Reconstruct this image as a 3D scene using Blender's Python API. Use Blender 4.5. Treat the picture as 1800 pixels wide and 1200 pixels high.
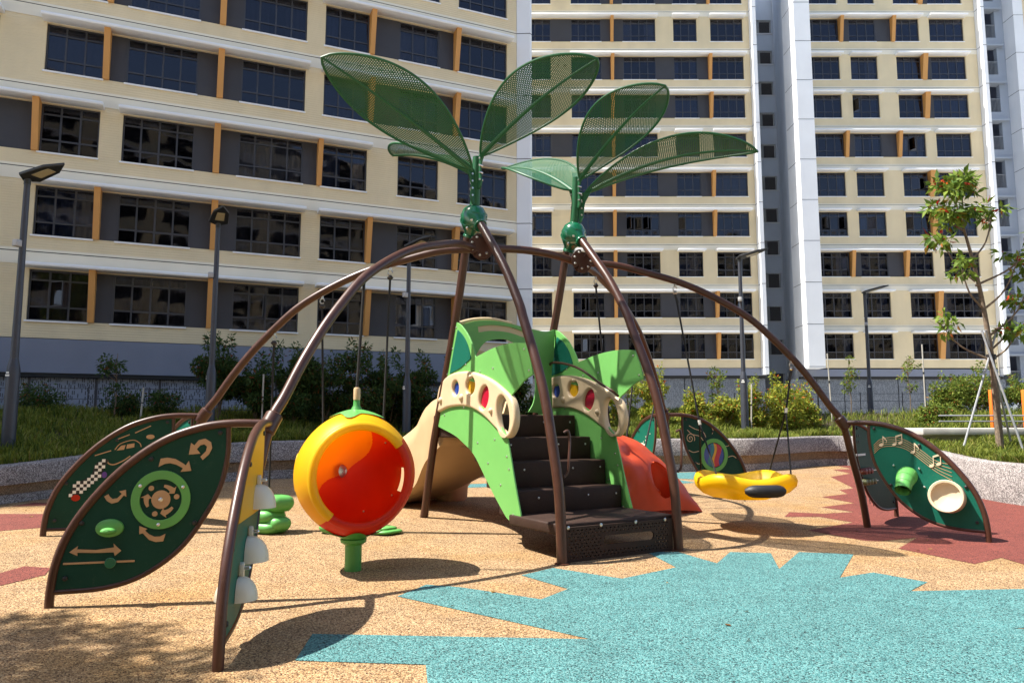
import bpy, bmesh, math, random
import numpy as np
from mathutils import Matrix, Vector

# ------------------------------------------------------------------ scene, camera, light
for o in list(bpy.data.objects):
    bpy.data.objects.remove(o)
S = bpy.context.scene
COL = S.collection
random.seed(7)
RNG = np.random.default_rng(11)
R = math.radians

cam = bpy.data.objects.new('camera', bpy.data.cameras.new('camera'))
COL.objects.link(cam)
cam.data.sensor_width = 36.0
cam.data.lens = 26.0
cam.data.clip_end = 2000
cam.location = (0, 0, 1.5)
cam.rotation_euler = (R(90) + math.atan(144 / 1300.), 0, 0)
S.camera = cam

SUN = Vector((-0.60, -0.05, 1.0)).normalized()          # towards the sun
world = bpy.data.worlds.new('World')
S.world = world
world.use_nodes = True
wn = world.node_tree
sky = wn.nodes.new('ShaderNodeTexSky')
sky.sky_type = 'NISHITA'
sky.sun_disc = False
sky.sun_elevation = math.asin(SUN.z)
sky.sun_rotation = math.atan2(SUN.x, SUN.y)
sky.dust_density = 1.2
bg = wn.nodes['Background']
bg.inputs['Strength'].default_value = 0.115
wn.links.new(sky.outputs[0], bg.inputs['Color'])
sl = bpy.data.lights.new('sun', 'SUN')
sl.energy = 5.0
sl.angle = R(0.5)
sl.color = (1.0, 0.95, 0.87)
so = bpy.data.objects.new('sun', sl)
COL.objects.link(so)
so.rotation_euler = SUN.to_track_quat('Z', 'Y').to_euler()
S.view_settings.view_transform = 'Standard'
S.view_settings.look = 'None'
S.view_settings.exposure = 1.28
S.view_settings.gamma = 1.0
S.view_settings.use_curve_mapping = False
S.cycles.use_denoising = True
S.cycles.max_bounces = 8
S.cycles.transparent_max_bounces = 12

# ------------------------------------------------------------------ materials
MATS = {}


def mat(name, col, rough=0.6, var=0.0, vscale=4.0, bump=0.0, bscale=60.0, metal=0.0, spec=0.5, col2=None, coat=0.0):
    """Principled with an optional noise mix to a second tone and an optional noise bump."""
    m = bpy.data.materials.new(name)
    m.use_nodes = True
    nt = m.node_tree
    b = nt.nodes['Principled BSDF']
    b.inputs['Base Color'].default_value = (*col, 1)
    b.inputs['Roughness'].default_value = rough
    b.inputs['Metallic'].default_value = metal
    b.inputs['Specular IOR Level'].default_value = spec
    b.inputs['Coat Weight'].default_value = coat
    tc = nt.nodes.new('ShaderNodeTexCoord')
    if var > 0 or col2:
        n = nt.nodes.new('ShaderNodeTexNoise')
        n.inputs['Scale'].default_value = vscale
        n.inputs['Detail'].default_value = 5
        nt.links.new(tc.outputs['Object'], n.inputs['Vector'])
        r = nt.nodes.new('ShaderNodeValToRGB')
        r.color_ramp.elements[0].position = 0.3
        r.color_ramp.elements[1].position = 0.7
        c2 = col2 or tuple(min(1, c * (1 + var)) for c in col)
        c1 = col if col2 else tuple(c * (1 - var) for c in col)
        r.color_ramp.elements[0].color = (*c1, 1)
        r.color_ramp.elements[1].color = (*c2, 1)
        nt.links.new(n.outputs['Fac'], r.inputs['Fac'])
        ng = nt.nodes.new('ShaderNodeTexNoise')
        ng.inputs['Scale'].default_value = 26
        ng.inputs['Detail'].default_value = 8
        ng.inputs['Roughness'].default_value = .75
        nt.links.new(tc.outputs['Object'], ng.inputs['Vector'])
        mg = nt.nodes.new('ShaderNodeMapRange')
        mg.inputs['From Min'].default_value = .58
        mg.inputs['From Max'].default_value = .80
        mg.inputs['To Max'].default_value = .16
        nt.links.new(ng.outputs['Fac'], mg.inputs['Value'])
        md = nt.nodes.new('ShaderNodeMix')
        md.data_type = 'RGBA'
        nt.links.new(mg.outputs[0], md.inputs[0])
        nt.links.new(r.outputs['Color'], md.inputs[6])
        md.inputs[7].default_value = (.30, .26, .20, 1)
        nt.links.new(md.outputs[2], b.inputs['Base Color'])
        rr = nt.nodes.new('ShaderNodeMapRange')
        rr.inputs['To Min'].default_value = max(0.02, rough - 0.08)
        rr.inputs['To Max'].default_value = min(1, rough + 0.1)
        nt.links.new(n.outputs['Fac'], rr.inputs['Value'])
        nt.links.new(rr.outputs[0], b.inputs['Roughness'])
    if bump > 0:
        n2 = nt.nodes.new('ShaderNodeTexNoise')
        n2.inputs['Scale'].default_value = bscale
        n2.inputs['Detail'].default_value = 3
        nt.links.new(tc.outputs['Object'], n2.inputs['Vector'])
        bp = nt.nodes.new('ShaderNodeBump')
        bp.inputs['Strength'].default_value = bump
        bp.inputs['Distance'].default_value = 0.01
        nt.links.new(n2.outputs['Fac'], bp.inputs['Height'])
        nt.links.new(bp.outputs[0], b.inputs['Normal'])
    MATS[name] = m
    return m


def thin(name, f):
    """Let a thin moulded plastic glow when lit from behind."""
    nt = MATS[name].node_tree
    b = nt.nodes['Principled BSDF']
    out = nt.nodes['Material Output']
    t = nt.nodes.new('ShaderNodeBsdfTranslucent')
    lk = b.inputs['Base Color'].links
    if lk:
        nt.links.new(lk[0].from_socket, t.inputs['Color'])
    else:
        t.inputs['Color'].default_value = b.inputs['Base Color'].default_value
    mx = nt.nodes.new('ShaderNodeMixShader')
    mx.inputs[0].default_value = f
    nt.links.new(b.outputs[0], mx.inputs[1])
    nt.links.new(t.outputs[0], mx.inputs[2])
    nt.links.new(mx.outputs[0], out.inputs['Surface'])


def granule_mat(name, tones, stain=None, scale=112.0, rough=0.85, bump=0.6):
    """Bonded granules: each Voronoi cell takes one of the tones; tones = [(pos, rgb)...]."""
    m = bpy.data.materials.new(name)
    m.use_nodes = True
    nt = m.node_tree
    L = nt.links.new
    b = nt.nodes['Principled BSDF']
    b.inputs['Roughness'].default_value = rough
    b.inputs['Specular IOR Level'].default_value = 0.3
    tc = nt.nodes.new('ShaderNodeTexCoord')
    v = nt.nodes.new('ShaderNodeTexVoronoi')
    v.inputs['Scale'].default_value = scale
    L(tc.outputs['Object'], v.inputs['Vector'])
    sep = nt.nodes.new('ShaderNodeSeparateColor')
    L(v.outputs['Color'], sep.inputs[0])
    r = nt.nodes.new('ShaderNodeValToRGB')
    el = r.color_ramp.elements
    el[0].position, el[0].color = tones[0][0], (*tones[0][1], 1)
    el[1].position, el[1].color = tones[-1][0], (*tones[-1][1], 1)
    for p, c in tones[1:-1]:
        e = el.new(p)
        e.color = (*c, 1)
    L(sep.outputs[0], r.inputs['Fac'])
    n = nt.nodes.new('ShaderNodeTexNoise')
    n.inputs['Scale'].default_value = 0.55
    n.inputs['Detail'].default_value = 6
    n.inputs['Roughness'].default_value = 0.6
    L(tc.outputs['Object'], n.inputs['Vector'])
    mr = nt.nodes.new('ShaderNodeMapRange')
    mr.inputs['From Min'].default_value = 0.48
    mr.inputs['From Max'].default_value = 0.72
    mr.clamp = True
    L(n.outputs['Fac'], mr.inputs['Value'])
    mx = nt.nodes.new('ShaderNodeMix')
    mx.data_type = 'RGBA'
    mx.blend_type = 'MULTIPLY'
    L(mr.outputs[0], mx.inputs[0])
    L(r.outputs['Color'], mx.inputs[6])
    mx.inputs[7].default_value = (*(stain or (0.9, 0.9, 0.9)), 1)
    n3 = nt.nodes.new('ShaderNodeTexNoise')
    n3.inputs['Scale'].default_value = 3.0
    n3.inputs['Detail'].default_value = 6
    L(tc.outputs['Object'], n3.inputs['Vector'])
    hv = nt.nodes.new('ShaderNodeMapRange')
    hv.inputs['From Min'].default_value = 0.3
    hv.inputs['From Max'].default_value = 0.7
    hv.inputs['To Min'].default_value = 0.88
    hv.inputs['To Max'].default_value = 1.1
    L(n3.outputs['Fac'], hv.inputs['Value'])
    m2 = nt.nodes.new('ShaderNodeMix')
    m2.data_type = 'RGBA'
    m2.blend_type = 'MULTIPLY'
    m2.inputs[0].default_value = 1
    L(mx.outputs[2], m2.inputs[6])
    L(hv.outputs[0], m2.inputs[7])
    n4 = nt.nodes.new('ShaderNodeTexNoise')
    n4.inputs['Scale'].default_value = 1.15
    n4.inputs['Detail'].default_value = 8
    n4.inputs['Roughness'].default_value = .68
    n4.inputs['Distortion'].default_value = .6
    L(tc.outputs['Object'], n4.inputs['Vector'])
    so_ = nt.nodes.new('ShaderNodeMapRange')
    so_.inputs['From Min'].default_value = .56
    so_.inputs['From Max'].default_value = .74
    so_.inputs['To Min'].default_value = 1
    so_.inputs['To Max'].default_value = .78
    L(n4.outputs['Fac'], so_.inputs['Value'])
    m3 = nt.nodes.new('ShaderNodeMix')
    m3.data_type = 'RGBA'
    m3.blend_type = 'MULTIPLY'
    m3.inputs[0].default_value = 1
    L(m2.outputs[2], m3.inputs[6])
    L(so_.outputs[0], m3.inputs[7])
    L(m3.outputs[2], b.inputs['Base Color'])
    bp = nt.nodes.new('ShaderNodeBump')
    bp.inputs['Strength'].default_value = bump
    bp.inputs['Distance'].default_value = 0.006
    inv = nt.nodes.new('ShaderNodeMath')
    inv.operation = 'SUBTRACT'
    inv.inputs[0].default_value = 1
    L(v.outputs['Distance'], inv.inputs[1])
    L(inv.outputs[0], bp.inputs['Height'])
    L(bp.outputs[0], b.inputs['Normal'])
    MATS[name] = m
    return m


def glass_mat(name, tint=(0.50, 0.53, 0.60)):
    m = bpy.data.materials.new(name)
    m.use_nodes = True
    nt = m.node_tree
    L = nt.links.new
    out = nt.nodes['Material Output']
    nt.nodes.remove(nt.nodes['Principled BSDF'])
    tr = nt.nodes.new('ShaderNodeBsdfTransparent')
    tr.inputs['Color'].default_value = (*tint, 1)
    gl = nt.nodes.new('ShaderNodeBsdfGlossy')
    gl.inputs['Roughness'].default_value = 0.03
    gl.inputs['Color'].default_value = (0.40, 0.385, 0.42, 1)
    tc = nt.nodes.new('ShaderNodeTexCoord')
    n = nt.nodes.new('ShaderNodeTexNoise')
    n.inputs['Scale'].default_value = 1.1
    n.inputs['Detail'].default_value = 1
    L(tc.outputs['Object'], n.inputs['Vector'])
    bp = nt.nodes.new('ShaderNodeBump')
    bp.inputs['Strength'].default_value = 0.4
    bp.inputs['Distance'].default_value = 0.02
    L(n.outputs['Fac'], bp.inputs['Height'])
    L(bp.outputs[0], gl.inputs['Normal'])
    fr = nt.nodes.new('ShaderNodeFresnel')
    fr.inputs['IOR'].default_value = 1.5
    ad = nt.nodes.new('ShaderNodeMath')
    ad.operation = 'MULTIPLY_ADD'
    ad.inputs[1].default_value = 1.2
    ad.inputs[2].default_value = 0.035
    ad.use_clamp = True
    L(fr.outputs[0], ad.inputs[0])
    mx = nt.nodes.new('ShaderNodeMixShader')
    L(ad.outputs[0], mx.inputs[0])
    L(tr.outputs[0], mx.inputs[1])
    L(gl.outputs[0], mx.inputs[2])
    L(mx.outputs[0], out.inputs['Surface'])
    MATS[name] = m
    return m


def screen_mat(name, base, hole):
    """Metal screen perforated with short upright slots in a broken running pattern."""
    m = bpy.data.materials.new(name)
    m.use_nodes = True
    nt = m.node_tree
    L = nt.links.new
    b = nt.nodes['Principled BSDF']
    b.inputs['Roughness'].default_value = 0.5
    tc = nt.nodes.new('ShaderNodeTexCoord')
    mp = nt.nodes.new('ShaderNodeMapping')
    mp.inputs['Scale'].default_value = (18, 18, 5.5)
    L(tc.outputs['Object'], mp.inputs['Vector'])
    # cell id per column and row
    sp = nt.nodes.new('ShaderNodeSeparateXYZ')
    L(mp.outputs[0], sp.inputs[0])

    def mth(op, a, bb=None):
        x = nt.nodes.new('ShaderNodeMath')
        x.operation = op
        for i, q in enumerate((a, bb)):
            if q is None:
                continue
            if isinstance(q, (int, float)):
                x.inputs[i].default_value = q
            else:
                L(q, x.inputs[i])
        return x.outputs[0]
    col = mth('FLOOR', sp.outputs[0])
    wn1 = nt.nodes.new('ShaderNodeTexWhiteNoise')
    wn1.noise_dimensions = '1D'
    L(col, wn1.inputs['W'])
    zz = mth('ADD', sp.outputs[2], wn1.outputs['Value'])
    row = mth('FLOOR', zz)
    cmb = nt.nodes.new('ShaderNodeCombineXYZ')
    L(col, cmb.inputs[0])
    L(row, cmb.inputs[1])
    wn2 = nt.nodes.new('ShaderNodeTexWhiteNoise')
    wn2.noise_dimensions = '2D'
    L(cmb.outputs[0], wn2.inputs['Vector'])
    on = mth('GREATER_THAN', wn2.outputs['Value'], 0.35)
    fx = mth('FRACT', sp.outputs[0])
    fz = mth('FRACT', zz)
    ix = mth('LESS_THAN', mth('ABSOLUTE', mth('SUBTRACT', fx, 0.5)), 0.24)
    iz = mth('LESS_THAN', mth('ABSOLUTE', mth('SUBTRACT', fz, 0.5)), 0.38)
    f = mth('MULTIPLY', mth('MULTIPLY', ix, iz), on)
    mx = nt.nodes.new('ShaderNodeMix')
    mx.data_type = 'RGBA'
    L(f, mx.inputs[0])
    mx.inputs[6].default_value = (*base, 1)
    mx.inputs[7].default_value = (*hole, 1)
    L(mx.outputs[2], b.inputs['Base Color'])
    MATS[name] = m
    return m


def wall_mat(name, col, course=11.0):
    """Painted textured render with faint courses and mild weathering."""
    m = mat(name, col, 0.8, var=0.05, vscale=0.7)
    nt = m.node_tree
    L = nt.links.new
    b = nt.nodes['Principled BSDF']
    tc = nt.nodes.new('ShaderNodeTexCoord')
    mp = nt.nodes.new('ShaderNodeMapping')
    mp.inputs['Scale'].default_value = (.75, .75, .14)
    L(tc.outputs['Object'], mp.inputs['Vector'])
    ns = nt.nodes.new('ShaderNodeTexNoise')
    ns.inputs['Scale'].default_value = 1.3
    ns.inputs['Detail'].default_value = 6
    L(mp.outputs[0], ns.inputs['Vector'])
    mr = nt.nodes.new('ShaderNodeMapRange')
    mr.inputs['From Min'].default_value = .35
    mr.inputs['From Max'].default_value = .65
    mr.inputs['To Min'].default_value = .93
    mr.inputs['To Max'].default_value = 1.02
    L(ns.outputs['Fac'], mr.inputs['Value'])
    mxs = nt.nodes.new('ShaderNodeMix')
    mxs.data_type = 'RGBA'
    mxs.blend_type = 'MULTIPLY'
    mxs.inputs[0].default_value = 1
    L(b.inputs['Base Color'].links[0].from_socket, mxs.inputs[6])
    L(mr.outputs[0], mxs.inputs[7])
    L(mxs.outputs[2], b.inputs['Base Color'])
    w = nt.nodes.new('ShaderNodeTexWave')
    w.wave_type = 'BANDS'
    w.bands_direction = 'Z'
    w.inputs['Scale'].default_value = course / 3.14
    w.inputs['Distortion'].default_value = 0.4
    w.inputs['Detail'].default_value = 2
    L(tc.outputs['Object'], w.inputs['Vector'])
    n = nt.nodes.new('ShaderNodeTexNoise')
    n.inputs['Scale'].default_value = 14
    n.inputs['Detail'].default_value = 4
    L(tc.outputs['Object'], n.inputs['Vector'])
    ad = nt.nodes.new('ShaderNodeMath')
    L(w.outputs['Fac'], ad.inputs[0])
    L(n.outputs['Fac'], ad.inputs[1])
    bp = nt.nodes.new('ShaderNodeBump')
    bp.inputs['Strength'].default_value = 0.35
    bp.inputs['Distance'].default_value = 0.012
    L(ad.outputs[0], bp.inputs['Height'])
    L(bp.outputs[0], b.inputs['Normal'])
    return m


def leaf_mat(name, c1, c2, c3=None, trans=0.35):
    m = bpy.data.materials.new(name)
    m.use_nodes = True
    nt = m.node_tree
    L = nt.links.new
    out = nt.nodes['Material Output']
    b = nt.nodes['Principled BSDF']
    b.inputs['Roughness'].default_value = 0.6
    b.inputs['Specular IOR Level'].default_value = 0.15
    g = nt.nodes.new('ShaderNodeNewGeometry')
    r = nt.nodes.new('ShaderNodeValToRGB')
    r.color_ramp.elements[0].color = (*c1, 1)
    r.color_ramp.elements[1].color = (*c2, 1)
    r.color_ramp.elements[1].position = 0.9
    if c3:
        e = r.color_ramp.elements.new(0.97)
        e.color = (*c3, 1)
    L(g.outputs['Random Per Island'], r.inputs['Fac'])
    L(r.outputs['Color'], b.inputs['Base Color'])
    t = nt.nodes.new('ShaderNodeBsdfTranslucent')
    L(r.outputs['Color'], t.inputs['Color'])
    mx = nt.nodes.new('ShaderNodeMixShader')
    mx.inputs[0].default_value = trans
    L(b.outputs[0], mx.inputs[1])
    L(t.outputs[0], mx.inputs[2])
    L(mx.outputs[0], out.inputs['Surface'])
    MATS[name] = m
    return m


granule_mat('sand_rubber', [(0.0, (0.045, 0.022, 0.013)), (0.17, (0.085, 0.043, 0.022)), (0.30, (0.21, 0.122, 0.056)),
                            (0.60, (0.32, 0.200, 0.098)), (1.0, (0.50, 0.36, 0.205))], stain=(0.98, 0.86, 0.58), bump=0.9)
granule_mat('teal_rubber', [(0.0, (0.010, 0.02, 0.022)), (0.18, (0.020, 0.052, 0.055)), (0.30, (0.042, 0.140, 0.142)),
                            (0.64, (0.070, 0.205, 0.203)), (1.0, (0.15, 0.30, 0.29))], bump=0.9)
granule_mat('maroon_rubber', [(0.0, (0.03, 0.010, 0.009)), (0.14, (0.06, 0.014, 0.012)), (0.32, (0.14, 0.034, 0.026)),
                              (1.0, (0.235, 0.062, 0.043))], bump=0.9)
granule_mat('pebble_wash', [(0.0, (0.05, 0.045, 0.045)), (0.3, (0.16, 0.14, 0.135)), (0.7, (0.30, 0.27, 0.26)),
                            (1.0, (0.46, 0.44, 0.42))], scale=70)
granule_mat('tan_wash', [(0.0, (0.08, 0.055, 0.04)), (0.4, (0.20, 0.14, 0.09)), (1.0, (0.36, 0.26, 0.17))], scale=80)
granule_mat('soil', [(0.0, (0.02, 0.015, 0.01)), (1.0, (0.07, 0.05, 0.03))], scale=40)
mat('brown_pipe', (0.058, 0.022, 0.013), 0.36, var=0.12, vscale=9, bump=0.04, bscale=140, spec=0.38, coat=0.06)
mat('lime_board', (0.135, 0.375, 0.092), 0.42, var=0.05, vscale=2.5, bump=0.05, bscale=220)
mat('cream_board', (0.56, 0.43, 0.27), 0.42, var=0.05, vscale=5, bump=0.05, bscale=90)
mat('green_board', (0.005, 0.105, 0.068), 0.48, spec=0.22, var=0.10, vscale=3, bump=0.06, bscale=230)
mat('dark_green_board', (0.006, 0.046, 0.030), 0.55, spec=0.18, var=0.1, vscale=3, bump=0.06, bscale=230)
mat('yellow_board', (0.62, 0.33, 0.012), 0.42, var=0.06)
mat('tan_print', (0.46, 0.28, 0.14), 0.5, var=0.06, vscale=8)
mat('hub_green', (0.006, 0.11, 0.05), 0.18, var=0.06, coat=0.5)
mat('leaf_metal', (0.012, 0.092, 0.034), 0.42, var=0.08, vscale=6, spec=0.35)
mat('step_plastic', (0.034, 0.018, 0.013), 0.6, spec=0.22, var=0.15, vscale=5, bump=0.08, bscale=150)
mat('red_plastic', (0.72, 0.045, 0.010), 0.42, var=0.08, vscale=2.5, bump=0.03, bscale=60)
mat('climber_red', (0.74, 0.10, 0.032), 0.38, var=0.08, vscale=3, bump=0.04, bscale=70)
mat('orange_plastic', (0.92, 0.27, 0.010), 0.42, var=0.06, vscale=2.5)
mat('yellow_plastic', (0.88, 0.60, 0.010), 0.40, var=0.05, vscale=2.5, bump=0.03, bscale=50)
mat('moss_plastic', (0.16, 0.17, 0.07), 0.5)
mat('dull_red_plastic', (0.22, 0.06, 0.05), 0.5)
mat('beige_plastic', (0.52, 0.36, 0.20), 0.38, var=0.08, vscale=2, bump=0.04, bscale=60)
mat('pod_green', (0.10, 0.34, 0.075), 0.4, var=0.08, vscale=4, bump=0.04, bscale=80)
mat('stem_green', (0.06, 0.27, 0.05), 0.4, var=0.08, vscale=4)
mat('black_rubber', (0.012, 0.012, 0.014), 0.55, var=0.2, vscale=9)
mat('black_rope', (0.010, 0.010, 0.011), 0.8, bump=0.5, bscale=300)
mat('steel', (0.62, 0.62, 0.60), 0.28, metal=1.0, var=0.1, vscale=20)
mat('bell_plastic', (0.62, 0.56, 0.44), 0.3, var=0.05)
mat('drum_cream', (0.60, 0.50, 0.34), 0.4, var=0.06, vscale=4)
mat('blue_lens', (0.012, 0.045, 0.25), 0.12)
mat('yellow_lens', (0.55, 0.30, 0.01), 0.12)
mat('red_lens', (0.38, 0.01, 0.03), 0.12)
mat('teal_lens', (0.004, 0.14, 0.17), 0.12)
mat('white_paint', (0.78, 0.77, 0.72), 0.5, var=0.04)
mat('black_print', (0.012, 0.012, 0.012), 0.5)
mat('purple_print', (0.10, 0.04, 0.25), 0.5)
wall_mat('cream_wall', (0.72, 0.60, 0.385))
mat('string_white', (0.78, 0.72, 0.58), 0.75, var=0.04, vscale=0.8)
mat('ledge_white', (0.80, 0.80, 0.80), 0.6, var=0.04, vscale=1.2)
mat('fin_white', (0.78, 0.79, 0.80), 0.7, var=0.04, vscale=0.6)
mat('core_grey', (0.70, 0.74, 0.79), 0.8, var=0.06, vscale=0.5)  # mid-grey paint, lightened in the colour to stand for sky light
mat('core_shaded', (0.36, 0.40, 0.46), 0.8, var=0.06, vscale=0.5)  # darker copy of the core grey, shade put into the colour
mat('band_grey', (0.19, 0.21, 0.27), 0.7, var=0.07, vscale=0.8)
mat('dark_panel', (0.042, 0.042, 0.050), 0.6, var=0.10, vscale=1.5)
mat('frame_metal', (0.040, 0.042, 0.052), 0.42)
mat('orange_fin', (0.60, 0.29, 0.08), 0.6, var=0.05, vscale=1.5)
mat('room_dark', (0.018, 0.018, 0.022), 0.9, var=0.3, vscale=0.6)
mat('joint_dark', (0.02, 0.02, 0.02), 0.9)
mat('curtain_blue', (0.22, 0.27, 0.38), 0.9, var=0.15, vscale=2)
mat('curtain_white', (0.55, 0.53, 0.50), 0.9, var=0.1, vscale=2)
mat('curtain_dark', (0.12, 0.10, 0.10), 0.9, var=0.2, vscale=2)
for q_, f_ in (('orange_plastic', .6), ('yellow_plastic', .5), ('red_plastic', .55), ('climber_red', .35)):
    thin(q_, f_)
glass_mat('glass')
screen_mat('slot_screen', (0.24, 0.27, 0.33), (0.03, 0.03, 0.04))
screen_mat('slot_screen_dark', (0.16, 0.18, 0.21), (0.05, 0.055, 0.065))
mat('lamp_metal', (0.055, 0.060, 0.075), 0.45, metal=0.3, var=0.08)
mat('lamp_head', (0.022, 0.024, 0.026), 0.45)
mat('led_lens', (0.45, 0.40, 0.25), 0.25)
mat('grey_plastic', (0.38, 0.38, 0.38), 0.5)
mat('galvanised', (0.30, 0.31, 0.32), 0.5, metal=0.3, var=0.15, vscale=10)
mat('orange_paint', (0.78, 0.17, 0.02), 0.45, var=0.05)
mat('concrete', (0.42, 0.41, 0.38), 0.85, var=0.12, vscale=3, bump=0.15, bscale=50)
mat('bark', (0.17, 0.125, 0.085), 0.9, var=0.35, vscale=14, bump=0.6, bscale=35)
mat('stake_wood', (0.45, 0.42, 0.36), 0.8, var=0.15, vscale=6)
leaf_mat('leaf_dark', (0.018, 0.045, 0.012), (0.075, 0.125, 0.03), (0.18, 0.06, 0.02))
leaf_mat('leaf_bright', (0.10, 0.15, 0.018), (0.42, 0.44, 0.06), (0.45, 0.12, 0.02))
leaf_mat('leaf_mid', (0.05, 0.095, 0.016), (0.22, 0.27, 0.04), (0.25, 0.10, 0.03))
leaf_mat('leaf_tree', (0.05, 0.11, 0.016), (0.22, 0.30, 0.045), (0.35, 0.03, 0.015))
leaf_mat('grass_blade', (0.05, 0.09, 0.012), (0.24, 0.27, 0.04), (0.30, 0.24, 0.08))
leaf_mat('dry_leaf', (0.10, 0.05, 0.02), (0.26, 0.16, 0.05), trans=0.1)
leaf_mat('flower_red', (0.55, 0.035, 0.015), (0.65, 0.10, 0.02), trans=0.2)


# ------------------------------------------------------------------ mesh helpers
class MB:
    def __init__(s):
        s.v, s.f = [], []

    def add(s, verts, faces):
        n = len(s.v)
        s.v += [tuple(v) for v in verts]
        s.f += [tuple(i + n for i in f) for f in faces]
        return s

    def box(s, x0, x1, y0, y1, z0, z1):
        return s.add([(x0, y0, z0), (x1, y0, z0), (x1, y1, z0), (x0, y1, z0),
                      (x0, y0, z1), (x1, y0, z1), (x1, y1, z1), (x0, y1, z1)],
                     [(0, 3, 2, 1), (4, 5, 6, 7), (0, 1, 5, 4), (1, 2, 6, 5), (2, 3, 7, 6), (3, 0, 4, 7)])

    def prism(s, poly, z0, z1):
        n = len(poly)
        return s.add([(x, y, z0) for x, y in poly] + [(x, y, z1) for x, y in poly],
                     [tuple(range(n))[::-1], tuple(range(n, 2 * n))] + [(i, (i + 1) % n, n + (i + 1) % n, n + i) for i in range(n)])

    def tube(s, pts, r, seg=12, caps=True, closed=False):
        P = [Vector(p) for p in pts]
        n = len(P)
        rr = r if isinstance(r, (list, tuple)) else [r] * n
        T = []
        for i in range(n):
            if closed:
                t = P[(i + 1) % n] - P[i - 1]
            else:
                t = P[min(i + 1, n - 1)] - P[max(i - 1, 0)]
            T.append(t.normalized())
        up = Vector((0, 0, 1)) if abs(T[0].z) < 0.9 else Vector((1, 0, 0))
        nrm = (up - T[0] * up.dot(T[0])).normalized()
        V = []
        for i in range(n):
            nrm = (nrm - T[i] * nrm.dot(T[i]))
            nrm = nrm.normalized() if nrm.length > 1e-6 else T[i].orthogonal().normalized()
            bn = T[i].cross(nrm)
            for k in range(seg):
                a = 2 * math.pi * k / seg
                V.append(P[i] + nrm * (rr[i] * math.cos(a)) + bn * (rr[i] * math.sin(a)))
        F = []
        for i in range(n if closed else n - 1):
            j = (i + 1) % n
            for k in range(seg):
                l = (k + 1) % seg
                F.append((i * seg + k, i * seg + l, j * seg + l, j * seg + k))
        if caps and not closed:
            F.append(tuple(range(seg))[::-1])
            F.append(tuple((n - 1) * seg + k for k in range(seg)))
        return s.add(V, F)

    def lathe(s, prof, seg=24, M=None):
        """prof: [(r, z)...] turned about z; M optional matrix."""
        V, F = [], []
        n = len(prof)
        for r, z in prof:
            for k in range(seg):
                a = 2 * math.pi * k / seg
                V.append(Vector((r * math.cos(a), r * math.sin(a), z)))
        for i in range(n - 1):
            for k in range(seg):
                l = (k + 1) % seg
                F.append((i * seg + k, i * seg + l, (i + 1) * seg + l, (i + 1) * seg + k))
        if prof[0][0] > 1e-4:
            F.append(tuple(range(seg))[::-1])
        if prof[-1][0] > 1e-4:
            F.append(tuple((n - 1) * seg + k for k in range(seg)))
        if M is not None:
            V = [M @ v for v in V]
        return s.add(V, F)

    def mesh(s, name, smooth=False, angle=35):
        me = bpy.data.meshes.new(name)
        me.from_pydata(s.v, [], s.f)
        me.update()
        if smooth:
            me.shade_smooth()
            me.set_sharp_from_angle(angle=R(angle))
        return me


def mesh_np(name, V, F, smooth=False):
    V = np.asarray(V, dtype=np.float32)
    F = np.asarray(F, dtype=np.int32)
    me = bpy.data.meshes.new(name)
    me.vertices.add(len(V))
    me.vertices.foreach_set('co', V.ravel())
    k = F.shape[1]
    me.loops.add(F.size)
    me.loops.foreach_set('vertex_index', F.ravel())
    me.polygons.add(len(F))
    me.polygons.foreach_set('loop_start', np.arange(0, F.size, k, dtype=np.int32))
    if smooth:
        me.polygons.foreach_set('use_smooth', np.ones(len(F), dtype=bool))
    me.update(calc_edges=True)
    return me


def fillet(me, w=0.01, seg=2):
    bm = bmesh.new()
    bm.from_mesh(me)
    bmesh.ops.remove_doubles(bm, verts=bm.verts, dist=1e-5)
    es = [e for e in bm.edges if len(e.link_faces) == 2 and e.calc_face_angle(0) > R(40)]
    bmesh.ops.bevel(bm, geom=es, offset=w, segments=seg, affect='EDGES', profile=0.5)
    bm.to_mesh(me)
    bm.free()
    me.shade_smooth()
    me.set_sharp_from_angle(angle=R(50))
    return me


def plate(outer, holes=(), th=0.02, bev=0.0, name='plate', M=None, bres=2):
    """A flat board cut to an outline with holes, in XY, centred on z = 0; M maps it to its place."""
    cu = bpy.data.curves.new('c', 'CURVE')
    cu.dimensions = '2D'
    cu.fill_mode = 'BOTH'
    cu.extrude = max(1e-4, th / 2 - bev)
    cu.bevel_depth = bev
    cu.bevel_resolution = bres
    cu.offset = -bev
    for loop in [outer] + list(holes):
        sp = cu.splines.new('POLY')
        sp.points.add(len(loop) - 1)
        for p, q in zip(sp.points, loop):
            p.co = (q[0], q[1], 0, 1)
        sp.use_cyclic_u = True
    ob = bpy.data.objects.new('c', cu)
    me = bpy.data.meshes.new_from_object(ob)
    bpy.data.objects.remove(ob)
    bpy.data.curves.remove(cu)
    me.name = name
    me.materials.clear()
    if M is not None:
        me.transform(M)
    if bev > 0.004:
        me.shade_smooth()
        me.set_sharp_from_angle(angle=R(40))
    return me


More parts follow.
